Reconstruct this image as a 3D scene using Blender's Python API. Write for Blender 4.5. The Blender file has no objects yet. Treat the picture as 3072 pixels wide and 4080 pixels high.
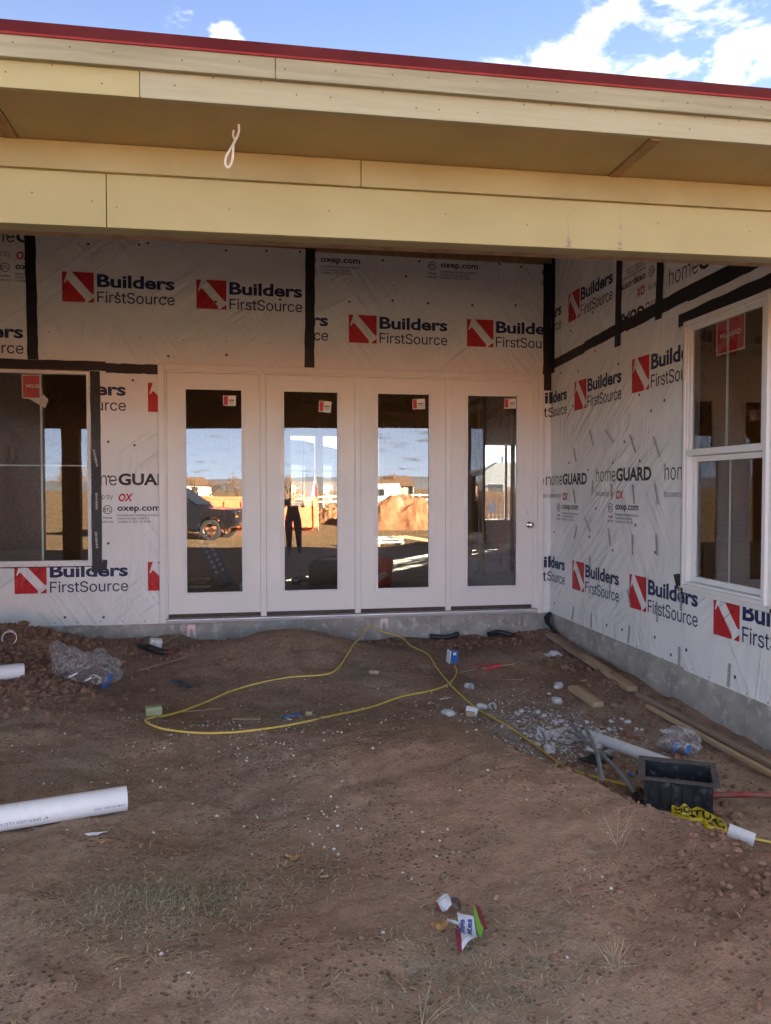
import bpy, bmesh, math, random
import numpy as np
from mathutils import Vector, Matrix, Euler

# ------------------------------------------------------------------ camera, sky, sun, exposure
SC = bpy.context.scene
COL = SC.collection
cam_d = bpy.data.cameras.new("camera")
cam = bpy.data.objects.new("camera", cam_d)
COL.objects.link(cam)
cam_d.sensor_fit = 'HORIZONTAL'
cam_d.sensor_width = 36.0
cam_d.lens = 2960.0 / 3072.0 * 36.0
cam_d.clip_start = 0.05
cam_d.clip_end = 6000
cam.location = (0.628, -7.463, 1.223)
YAW, PIT = 0.1777, 0.02995
_fw = Vector((math.sin(YAW) * math.cos(PIT), math.cos(YAW) * math.cos(PIT), -math.sin(PIT)))
cam.rotation_euler = _fw.to_track_quat('-Z', 'Y').to_euler()
SC.camera = cam

SUN_EL, SUN_AZ = math.radians(16.0), math.radians(38.0)      # azimuth from +Y towards +X, behind the house
SUN_DIR = Vector((math.sin(SUN_AZ) * math.cos(SUN_EL), math.cos(SUN_AZ) * math.cos(SUN_EL), math.sin(SUN_EL)))
sun_d = bpy.data.lights.new("sun", 'SUN')
sun_d.energy = 5.0
sun_d.angle = math.radians(0.5)
sun_d.color = (1.0, 0.84, 0.64)
sun = bpy.data.objects.new("sun", sun_d)
COL.objects.link(sun)
sun.rotation_euler = (-SUN_DIR).to_track_quat('-Z', 'Y').to_euler()
sun.location = SUN_DIR * 60

world = bpy.data.worlds.new("World")
SC.world = world
world.use_nodes = True
SKY_STRENGTH = 0.05
CLOUD = 1.35
HAZE, HAZE_H = (3.35, 3.65, 3.75), 0.16


def build_world():
    nt = world.node_tree
    N, L = nt.nodes, nt.links
    for n in list(N):
        N.remove(n)
    out = N.new('ShaderNodeOutputWorld')
    bg = N.new('ShaderNodeBackground')
    bg.inputs['Strength'].default_value = SKY_STRENGTH
    L.new(bg.outputs[0], out.inputs['Surface'])
    sky = N.new('ShaderNodeTexSky')
    sky.sky_type = 'NISHITA'
    sky.sun_disc = False
    sky.sun_elevation = SUN_EL
    sky.sun_rotation = SUN_AZ
    sky.altitude = 1000
    sky.air_density = 0.10
    sky.dust_density = 0.0
    sky.ozone_density = 1.0
    tc = N.new('ShaderNodeTexCoord')
    nrm = N.new('ShaderNodeVectorMath'); nrm.operation = 'NORMALIZE'
    L.new(tc.outputs['Generated'], nrm.inputs[0])
    sep = N.new('ShaderNodeSeparateXYZ'); L.new(nrm.outputs[0], sep.inputs[0])
    zz = N.new('ShaderNodeMath'); zz.operation = 'MAXIMUM'; zz.inputs[1].default_value = 0.0
    L.new(sep.outputs['Z'], zz.inputs[0])
    za = N.new('ShaderNodeMath'); za.operation = 'ADD'; za.inputs[1].default_value = 0.10
    L.new(zz.outputs[0], za.inputs[0])
    inv = N.new('ShaderNodeMath'); inv.operation = 'DIVIDE'; inv.inputs[0].default_value = 1.0
    L.new(za.outputs[0], inv.inputs[1])
    sc = N.new('ShaderNodeVectorMath'); sc.operation = 'SCALE'
    L.new(nrm.outputs[0], sc.inputs[0]); L.new(inv.outputs[0], sc.inputs['Scale'])
    flat = N.new('ShaderNodeVectorMath'); flat.operation = 'MULTIPLY'; flat.inputs[1].default_value = (1, 1, 0.0)
    L.new(sc.outputs[0], flat.inputs[0])
    mp = N.new('ShaderNodeVectorMath'); mp.operation = 'ADD'; mp.inputs[1].default_value = (3.1, 1.7, 0.4)
    L.new(flat.outputs[0], mp.inputs[0])
    no = N.new('ShaderNodeTexNoise'); no.inputs['Scale'].default_value = 6.0
    no.inputs['Detail'].default_value = 12; no.inputs['Roughness'].default_value = 0.62
    no.inputs['Distortion'].default_value = 0.25
    L.new(mp.outputs[0], no.inputs['Vector'])
    last = no.outputs['Fac']
    # cloud banks: two in the picture, others added overhead and behind to fill shade
    banks = [((0.41, 0.775, 0.48), 0.15, 0.10), ((0.53, 0.705, 0.50), 0.14, 0.10), ((0.46, 0.73, 0.53), 0.16, 0.06), ((0.345, 0.81, 0.47), 0.06, 0.10),
             ((-0.022, 0.864, 0.502), 0.034, 0.19), ((-0.13, 0.845, 0.522), 0.07, -0.20),
             ((0.10, 0.83, 0.55), 0.26, -0.18), ((-0.30, 0.82, 0.49), 0.22, -0.14),
             ((0.0, -0.5, 0.86), 1.1, 0.18), ((0.9, -0.3, 0.4), 0.8, 0.15), ((-0.9, -0.3, 0.4), 0.8, 0.15), ((0.25, -0.95, 0.16), 0.18, 0.08)]
    for d, rad, amt in banks:
        dist = N.new('ShaderNodeVectorMath'); dist.operation = 'DISTANCE'
        dist.inputs[1].default_value = Vector(d).normalized()
        L.new(nrm.outputs[0], dist.inputs[0])
        mr = N.new('ShaderNodeMapRange'); mr.interpolation_type = 'SMOOTHSTEP'
        mr.inputs['From Min'].default_value = 0.0; mr.inputs['From Max'].default_value = rad
        mr.inputs['To Min'].default_value = amt; mr.inputs['To Max'].default_value = 0.0
        L.new(dist.outputs['Value'], mr.inputs['Value'])
        ad = N.new('ShaderNodeMath'); ad.operation = 'ADD'
        L.new(last, ad.inputs[0]); L.new(mr.outputs[0], ad.inputs[1])
        last = ad.outputs[0]
    mask = N.new('ShaderNodeMapRange'); mask.interpolation_type = 'SMOOTHSTEP'
    mask.inputs['From Min'].default_value = 0.55; mask.inputs['From Max'].default_value = 0.73
    L.new(last, mask.inputs['Value'])
    no2 = N.new('ShaderNodeTexNoise'); no2.inputs['Scale'].default_value = 3.4; no2.inputs['Detail'].default_value = 5
    L.new(mp.outputs[0], no2.inputs['Vector'])
    shade = N.new('ShaderNodeMapRange')
    shade.inputs['From Min'].default_value = 0.64; shade.inputs['From Max'].default_value = 0.92
    shade.inputs['To Min'].default_value = 1.0; shade.inputs['To Max'].default_value = 0.36
    L.new(last, shade.inputs['Value'])
    ccol = N.new('ShaderNodeVectorMath'); ccol.operation = 'SCALE'
    ccol.inputs[0].default_value = (CLOUD, CLOUD * 0.985, CLOUD * 0.96)
    L.new(shade.outputs[0], ccol.inputs['Scale'])
    mix = N.new('ShaderNodeMix'); mix.data_type = 'RGBA'
    L.new(mask.outputs[0], mix.inputs['Factor'])
    # pale haze thickening towards the horizon, all the way round
    hz = N.new('ShaderNodeMath'); hz.operation = 'MULTIPLY'; hz.inputs[1].default_value = -1.0 / HAZE_H
    L.new(zz.outputs[0], hz.inputs[0])
    he = N.new('ShaderNodeMath'); he.operation = 'EXPONENT'; L.new(hz.outputs[0], he.inputs[0])
    hm = N.new('ShaderNodeMath'); hm.operation = 'MULTIPLY'; hm.inputs[1].default_value = 0.92; L.new(he.outputs[0], hm.inputs[0])
    hmix = N.new('ShaderNodeMix'); hmix.data_type = 'RGBA'
    L.new(hm.outputs[0], hmix.inputs['Factor']); L.new(sky.outputs[0], hmix.inputs['A']); hmix.inputs['B'].default_value = HAZE + (1.0,)
    L.new(hmix.outputs['Result'], mix.inputs['A']); L.new(ccol.outputs[0], mix.inputs['B'])
    L.new(mix.outputs['Result'], bg.inputs['Color'])


build_world()
SC.view_settings.view_transform = 'Standard'
SC.view_settings.look = 'None'
SC.view_settings.gamma = 1.0
SC.view_settings.use_curve_mapping = False
SC.view_settings.exposure = 4.8
SC.render.engine = 'CYCLES'
SC.cycles.use_denoising = True
SC.cycles.max_bounces = 10
SC.cycles.diffuse_bounces = 5
SC.cycles.glossy_bounces = 5
SC.cycles.transparent_max_bounces = 16
SC.cycles.sample_clamp_indirect = 6.0
SC.cycles.use_adaptive_sampling = True
SC.cycles.adaptive_threshold = 0.01

# ------------------------------------------------------------------ terrain height
#TERRAIN
_rs = np.random.RandomState(7)
_TAB = _rs.rand(256, 256)


def vnoise(x, y, f, sx=0.0, sy=0.0):
    x = np.asarray(x, float) * f + 101.3 + sx
    y = np.asarray(y, float) * f + 57.7 + sy
    xi = np.floor(x).astype(int); yi = np.floor(y).astype(int)
    fx = x - xi; fy = y - yi
    fx = fx * fx * (3 - 2 * fx); fy = fy * fy * (3 - 2 * fy)
    a = _TAB[xi % 256, yi % 256]; b = _TAB[(xi + 1) % 256, yi % 256]
    c = _TAB[xi % 256, (yi + 1) % 256]; d = _TAB[(xi + 1) % 256, (yi + 1) % 256]
    return (a * (1 - fx) + b * fx) * (1 - fy) + (c * (1 - fx) + d * fx) * fy - 0.5


def sstep(a, b, x):
    t = np.clip((np.asarray(x, float) - a) / (b - a), 0, 1)
    return t * t * (3 - 2 * t)


def gbump(x, y, cx, cy, rx, ry, a=0.0):
    ca, sa = math.cos(a), math.sin(a)
    u = ((x - cx) * ca + (y - cy) * sa) / rx
    v = (-(x - cx) * sa + (y - cy) * ca) / ry
    return np.exp(-(u * u + v * v))


PRINTS = [(0.55, -3.75, 1.3), (0.75, -3.3, 1.5), (1.2, -3.1, 1.2), (1.05, -3.6, 1.7), (0.35, -4.3, 1.1), (0.6, -4.75, 1.4), (1.05, -5.0, 1.9), (1.6, -3.5, 0.9), (-0.2, -3.4, 1.8), (1.9, -1.6, 1.0), (2.7, -1.9, 1.4), (0.4, -2.2, 0.5)]


def ground_h(x, y):
    x = np.asarray(x, float); y = np.asarray(y, float)
    h = -0.325 + 0.0 * x
    h = h - 0.27 * sstep(-8.0, -20.0, y)                                   # the lot falls away behind the camera
    h = h + 0.10 * gbump(x, y, -0.6, 0.1, 1.3, 0.8) + 0.05 * gbump(x, y, 3.7, 0.0, 0.5, 0.4)
    h = h + 0.245 * gbump(x, y, 1.02, -0.70, 0.80, 0.50)                    # mound by the doors
    h = h - 0.07 * gbump(x, y, 0.6, -2.10, 0.9, 0.45) + 0.085 * gbump(x, y, 1.30, -3.25, 0.65, 0.45) - 0.04 * gbump(x, y, 0.5, -4.0, 0.5, 0.5)
    h = h + 0.36 * gbump(x, y, -1.45, -0.68, 0.72, 0.42) + 0.12 * gbump(x, y, -1.3, -1.5, 0.6, 0.6)   # loose pile
    h = h + 0.05 * gbump(x, y, -0.5, -2.5, 0.7, 0.5)
    # crest in front of the trench
    cx = 1.72 + (-y - 3.0) * 0.36
    s = x - cx
    A = sstep(-2.3, -3.6, y)
    west = np.exp(-(np.minimum(s, 0) / 0.75) ** 2)
    east = np.exp(-(np.maximum(s, 0) / 0.25) ** 2)
    h = h + A * 0.165 * np.where(s < 0, west, east)
    h = h - 0.10 * sstep(0.05, 0.45, s) * sstep(-1.6, -3.0, y) * sstep(-7.0, -5.6, y) * (1 - 0.5 * sstep(3.2, 3.75, x))
    h = h - 0.05 * gbump(x, y, 3.4, -1.6, 0.6, 1.2) - 0.03 * gbump(x, y, 2.6, -0.35, 0.7, 0.3)
    near = np.exp(-np.maximum(0, np.hypot(x - 1, y + 3) - 9) / 12.0)
    h = h + near * (0.065 * vnoise(x, y, 1.1) + 0.045 * vnoise(x, y, 2.7, 9) + 0.028 * vnoise(x, y, 6.1, 3, 8)
                    + 0.013 * vnoise(x, y, 14.0, 5, 1) + 0.009 * vnoise(x, y, 31.0, 2, 2))
    for fx, fy, fa in PRINTS:
        h = h - 0.016 * gbump(x, y, fx, fy, 0.12, 0.042, fa) + 0.006 * gbump(x, y, fx, fy, 0.17, 0.085, fa)
    loose = np.clip(gbump(x, y, -1.5, -0.9, 1.0, 0.9) + gbump(x, y, 3.0, -5.3, 0.9, 0.8) + 0.6 * gbump(x, y, 2.9, -0.4, 1.0, 0.35), 0, 1)
    h = h + loose * (0.045 * vnoise(x, y, 17.0, 4, 4) + 0.03 * vnoise(x, y, 37.0, 6, 3))
    far = 1 - near
    h = h + far * 0.25 * vnoise(x, y, 0.12, 2, 5)
    return h
#ENDTERRAIN

# ------------------------------------------------------------------ helpers
R_ = random.Random(11)


class MB:
    """collects faces; make() links them as one mesh object"""

    def __init__(self):
        self.v, self.f, self.m = [], [], []

    def add(self, vs, fs, mi=0):
        b = len(self.v)
        self.v += [tuple(p) for p in vs]
        self.f += [tuple(b + i for i in q) for q in fs]
        self.m += [mi] * len(fs)
        return self

    def box(self, x0, x1, y0, y1, z0, z1, mi=0, T=None, sl=0.0):
        vs = [(x, y, z + sl * x) for z in (z0, z1) for y in (y0, y1) for x in (x0, x1)]
        if T is not None:
            vs = [tuple(T @ Vector(p)) for p in vs]
        return self.add(vs, [(0, 2, 3, 1), (4, 5, 7, 6), (0, 1, 5, 4), (2, 6, 7, 3), (0, 4, 6, 2), (1, 3, 7, 5)], mi)

    def obb(self, c, sx, sy, sz, rot=(0, 0, 0), mi=0):
        T = Matrix.Translation(c) @ Euler(rot).to_matrix().to_4x4()
        return self.box(-sx / 2, sx / 2, -sy / 2, sy / 2, -sz / 2, sz / 2, mi, T)

    def bar(self, p0, p1, w, t, up=(0, 0, 1), mi=0):
        p0, p1 = Vector(p0), Vector(p1)
        d = (p1 - p0); ln = d.length; d.normalize()
        s = d.cross(Vector(up)); s.normalize(); u = s.cross(d)
        T = Matrix((( d.x, s.x, u.x, p0.x), (d.y, s.y, u.y, p0.y), (d.z, s.z, u.z, p0.z), (0, 0, 0, 1)))
        return self.box(0, ln, -w / 2, w / 2, -t / 2, t / 2, mi, T)

    def tube(self, pts, r, n=8, cap=True, mi=0):
        pts = [Vector(p) for p in pts]
        rs = r if isinstance(r, (list, tuple)) else [r] * len(pts)
        rings = []
        prev = None
        for i, p in enumerate(pts):
            t = (pts[min(i + 1, len(pts) - 1)] - pts[max(i - 1, 0)])
            if t.length < 1e-9:
                t = Vector((0, 0, 1))
            t.normalize()
            if prev is None:
                a = Vector((0, 0, 1)) if abs(t.z) < 0.9 else Vector((1, 0, 0))
                s = t.cross(a); s.normalize()
            else:
                s = prev - t * prev.dot(t)
                if s.length < 1e-6:
                    s = t.orthogonal()
                s.normalize()
            prev = s
            u = t.cross(s)
            rings.append([p + (s * math.cos(2 * math.pi * k / n) + u * math.sin(2 * math.pi * k / n)) * rs[i] for k in range(n)])
        vs = [q for rg in rings for q in rg]
        fs = [(i * n + k, i * n + (k + 1) % n, (i + 1) * n + (k + 1) % n, (i + 1) * n + k)
              for i in range(len(pts) - 1) for k in range(n)]
        if cap:
            fs += [tuple(range(n))[::-1], tuple(range((len(pts) - 1) * n, len(pts) * n))]
        return self.add(vs, fs, mi)

    def lathe(self, prof, n=20, T=None, mi=0):
        """prof: list of (r, z)"""
        vs = []
        for r, z in prof:
            for k in range(n):
                a = 2 * math.pi * k / n
                p = Vector((r * math.cos(a), r * math.sin(a), z))
                vs.append(tuple(T @ p) if T is not None else tuple(p))
        fs = [(i * n + k, i * n + (k + 1) % n, (i + 1) * n + (k + 1) % n, (i + 1) * n + k)
              for i in range(len(prof) - 1) for k in range(n)]
        return self.add(vs, fs, mi)

    def pipe(self, p0, p1, ro, ri, n=24, mi=0):
        p0, p1 = Vector(p0), Vector(p1)
        d = p1 - p0; L = d.length
        T = Matrix.Translation(p0) @ d.to_track_quat('Z', 'Y').to_matrix().to_4x4()
        return self.lathe([(ri, 0), (ro, 0), (ro, L), (ri, L), (ri, 0)], n, T, mi)

    def prism(self, poly, h0, h1, fn, mi=0):
        """poly in 2-D, fn(u, v, h) -> 3-D"""
        n = len(poly)
        vs = [fn(u, v, h0) for u, v in poly] + [fn(u, v, h1) for u, v in poly]
        fs = [tuple(range(n))[::-1], tuple(range(n, 2 * n))] + [(i, (i + 1) % n, n + (i + 1) % n, n + i) for i in range(n)]
        return self.add(vs, fs, mi)

    def make(self, name, mats, parent=None, smooth=False, bevel=0.0, loc=None):
        me = bpy.data.meshes.new(name)
        me.from_pydata(self.v, [], self.f)
        for m in (mats if isinstance(mats, (list, tuple)) else [mats]):
            me.materials.append(m)
        if any(self.m):
            me.polygons.foreach_set('material_index', self.m)
        if smooth:
            me.polygons.foreach_set('use_smooth', [True] * len(me.polygons))
        me.update()
        return put(name, me, parent, bevel, loc, smooth)


def fix_normals(me):
    bm = bmesh.new(); bm.from_mesh(me)
    bmesh.ops.recalc_face_normals(bm, faces=bm.faces)
    bm.to_mesh(me); bm.free()


def put(name, me, parent=None, bevel=0.0, loc=None, smooth=False):
    o = bpy.data.objects.new(name, me)
    COL.objects.link(o)
    if loc is not None:
        o.location = loc
    if parent is not None:
        o.parent = parent
        if loc is None and parent.type == 'EMPTY' and parent.parent is None:
            # vertices are in world metres: cancel the thing's own placement
            o.matrix_parent_inverse = parent_world(parent).inverted()
    if bevel:
        b = o.modifiers.new('bevel', 'BEVEL')
        b.width = bevel; b.segments = 2; b.limit_method = 'ANGLE'; b.angle_limit = math.radians(40)
    elif smooth:
        e = o.modifiers.new('split', 'EDGE_SPLIT')
        e.split_angle = math.radians(38)
    return o


def parent_world(o):
    M = Matrix.LocRotScale(o.location, o.rotation_euler, o.scale)
    return M if o.parent is None else parent_world(o.parent) @ M


def tag(o, label, cat, group=None):
    o['label'] = label; o['category'] = cat
    if group:
        o['group'] = group
    return o


def thing(name, label, cat, loc=(0, 0, 0), rz=0.0, group=None):
    o = bpy.data.objects.new(name, None)
    o.empty_display_size = 0.1
    COL.objects.link(o)
    o.location = loc; o.rotation_euler = (0, 0, rz)
    return tag(o, label, cat, group)


def copy_tree(o, parent=None):
    c = o.copy(); COL.objects.link(c)
    if parent is not None:
        c.parent = parent
    for ch in [q for q in bpy.data.objects if q.parent == o]:
        copy_tree(ch, c)
    return c


def gz(x, y):
    return float(ground_h(x, y))


# ------------------------------------------------------------------ materials
def nodes(m):
    m.use_nodes = True
    nt = m.node_tree
    p = nt.nodes.get('Principled BSDF')
    return nt, nt.nodes, nt.links, p


def coords(nt, kind):
    if kind == 'World':
        g = nt.nodes.new('ShaderNodeNewGeometry')
        return g.outputs['Position']
    t = nt.nodes.new('ShaderNodeTexCoord')
    return t.outputs[kind]


def noise(nt, vec, scale, detail=6, rough=0.55, dist=0.0, stretch=None):
    if stretch:
        mm = nt.nodes.new('ShaderNodeVectorMath'); mm.operation = 'MULTIPLY'
        mm.inputs[1].default_value = stretch
        nt.links.new(vec, mm.inputs[0]); vec = mm.outputs[0]
    n = nt.nodes.new('ShaderNodeTexNoise')
    n.inputs['Scale'].default_value = scale; n.inputs['Detail'].default_value = detail
    n.inputs['Roughness'].default_value = rough; n.inputs['Distortion'].default_value = dist
    nt.links.new(vec, n.inputs['Vector'])
    return n.outputs['Fac']


def mrange(nt, src, a, b, c=0.0, d=1.0):
    m = nt.nodes.new('ShaderNodeMapRange')
    m.inputs['From Min'].default_value = a; m.inputs['From Max'].default_value = b
    m.inputs['To Min'].default_value = c; m.inputs['To Max'].default_value = d
    nt.links.new(src, m.inputs['Value'])
    return m.outputs[0]


def mixc(nt, fac, a, b, mode='MIX'):
    m = nt.nodes.new('ShaderNodeMix'); m.data_type = 'RGBA'; m.blend_type = mode
    if isinstance(fac, (int, float)):
        m.inputs['Factor'].default_value = fac
    else:
        nt.links.new(fac, m.inputs['Factor'])
    for k, v in (('A', a), ('B', b)):
        if isinstance(v, (tuple, list)):
            m.inputs[k].default_value = tuple(v) + (1.0,) if len(v) == 3 else v
        else:
            nt.links.new(v, m.inputs[k])
    return m.outputs['Result']


def math_(nt, op, a, b=0.0):
    m = nt.nodes.new('ShaderNodeMath'); m.operation = op
    for i, v in enumerate((a, b)):
        if isinstance(v, (int, float)):
            m.inputs[i].default_value = v
        else:
            nt.links.new(v, m.inputs[i])
    return m.outputs[0]


def bump(nt, h, dist, strength=1.0, normal=None):
    b = nt.nodes.new('ShaderNodeBump')
    b.inputs['Distance'].default_value = dist; b.inputs['Strength'].default_value = strength
    nt.links.new(h, b.inputs['Height'])
    if normal is not None:
        nt.links.new(normal, b.inputs['Normal'])
    return b.outputs[0]


def mat(name, c1, c2=None, scale=6.0, rough=0.6, bscale=0.0, bdist=0.001, metal=0.0, spec=0.5, kind='Object', stretch=None,
        blot=None, lo=0.35, hi=0.65, detail=6, rvar=0.12):
    m = bpy.data.materials.new(name)
    nt, N, L, p = nodes(m)
    p.inputs['Metallic'].default_value = metal
    p.inputs['Specular IOR Level'].default_value = spec
    if c2 is None:
        c2 = tuple(c * 0.82 for c in c1)
    v = coords(nt, kind)
    f = noise(nt, v, scale, detail, stretch=stretch)
    col = mixc(nt, mrange(nt, f, lo, hi), c1, c2)
    if blot:
        bc, bs, b0, b1 = blot
        col = mixc(nt, mrange(nt, noise(nt, v, bs, 7, 0.6), b0, b1), col, bc)
    L.new(col, p.inputs['Base Color'])
    L.new(mrange(nt, f, 0.3, 0.7, max(0.02, rough - rvar), min(1, rough + rvar)), p.inputs['Roughness'])
    if bscale:
        L.new(bump(nt, noise(nt, v, bscale, 5, stretch=stretch), bdist), p.inputs['Normal'])
    return m


def wrinkle_normal(nt, N, L):
    """soft folds and long straight creases of stretched sheeting, shared by the sheet and what is printed on it"""
    v = coords(nt, 'World')
    sp = N.new('ShaderNodeSeparateXYZ'); L.new(v, sp.inputs[0])
    u = math_(nt, 'SUBTRACT', sp.outputs['X'], sp.outputs['Y'])
    z = sp.outputs['Z']
    h = math_(nt, 'MULTIPLY', noise(nt, v, 1.7, 2, 0.5, 0.6), 2.3)
    for ang, s1, s2, amp, seed in ((0.65, 0.75, 7.0, 0.52, 3.0), (-0.95, 0.6, 6.0, 0.46, 11.0), (1.45, 0.5, 8.0, 0.22, 23.0)):
        c_, s_ = math.cos(ang), math.sin(ang)
        a_ = math_(nt, 'ADD', math_(nt, 'MULTIPLY', u, c_ * s1), math_(nt, 'MULTIPLY', z, s_ * s1))
        b_ = math_(nt, 'ADD', math_(nt, 'MULTIPLY', u, -s_ * s2), math_(nt, 'MULTIPLY', z, c_ * s2))
        cb = N.new('ShaderNodeCombineXYZ'); L.new(a_, cb.inputs[0]); L.new(b_, cb.inputs[1]); cb.inputs[2].default_value = seed
        r = math_(nt, 'ABSOLUTE', math_(nt, 'SUBTRACT', noise(nt, cb.outputs[0], 1.0, 2, 0.5, 0.3), 0.5))
        r = math_(nt, 'POWER', mrange(nt, r, 0.0, 0.16, 1.0, 0.0), 2.0)
        sv = N.new('ShaderNodeVectorMath'); sv.operation = 'ADD'; sv.inputs[1].default_value = (seed, seed * 2, seed)
        L.new(v, sv.inputs[0])
        sel = mrange(nt, noise(nt, sv.outputs[0], 1.3, 2), 0.46, 0.66)
        h = math_(nt, 'ADD', h, math_(nt, 'MULTIPLY', math_(nt, 'MULTIPLY', r, sel), amp))
    b1 = bump(nt, h, 0.022, 1.0)
    return bump(nt, noise(nt, v, 260, 2), 0.0004, 0.5, b1)


def mat_wrap(name, col, dirt=True, rough=0.5):
    m = bpy.data.materials.new(name)
    nt, N, L, p = nodes(m)
    v = coords(nt, 'World')
    c = mixc(nt, mrange(nt, noise(nt, v, 3.0, 6), 0.35, 0.7), col, tuple(q * 0.93 for q in col))
    if dirt:
        c = mixc(nt, mrange(nt, noise(nt, v, 9.0, 8, 0.65), 0.66, 0.85, 0, 0.45), c, (0.45, 0.36, 0.30))
    L.new(c, p.inputs['Base Color'])
    p.inputs['Roughness'].default_value = rough
    p.inputs['Specular IOR Level'].default_value = 0.35
    L.new(wrinkle_normal(nt, N, L), p.inputs['Normal'])
    return m


def mat_glass(name, refl, tint=(0.93, 0.96, 0.95), wav=0.0012, wscale=1.3):
    m = bpy.data.materials.new(name)
    nt, N, L, p = nodes(m)
    N.remove(p)
    out = [n for n in N if n.type == 'OUTPUT_MATERIAL'][0]
    tr = N.new('ShaderNodeBsdfTransparent'); tr.inputs[0].default_value = tint + (1,)
    gl = N.new('ShaderNodeBsdfGlossy'); gl.inputs['Roughness'].default_value = 0.0
    gl.inputs['Color'].default_value = (0.96, 0.97, 1.0, 1)
    fr = N.new('ShaderNodeFresnel'); fr.inputs['IOR'].default_value = 1.5
    f = math_(nt, 'MINIMUM', math_(nt, 'ADD', math_(nt, 'MULTIPLY', fr.outputs[0], 1.2), refl - 0.048), 0.95)
    mx = N.new('ShaderNodeMixShader')
    L.new(f, mx.inputs[0]); L.new(tr.outputs[0], mx.inputs[1]); L.new(gl.outputs[0], mx.inputs[2])
    L.new(mx.outputs[0], out.inputs['Surface'])
    if wav:
        L.new(bump(nt, noise(nt, coords(nt, 'World'), wscale, 1), wav), gl.inputs['Normal'])
    return m


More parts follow.
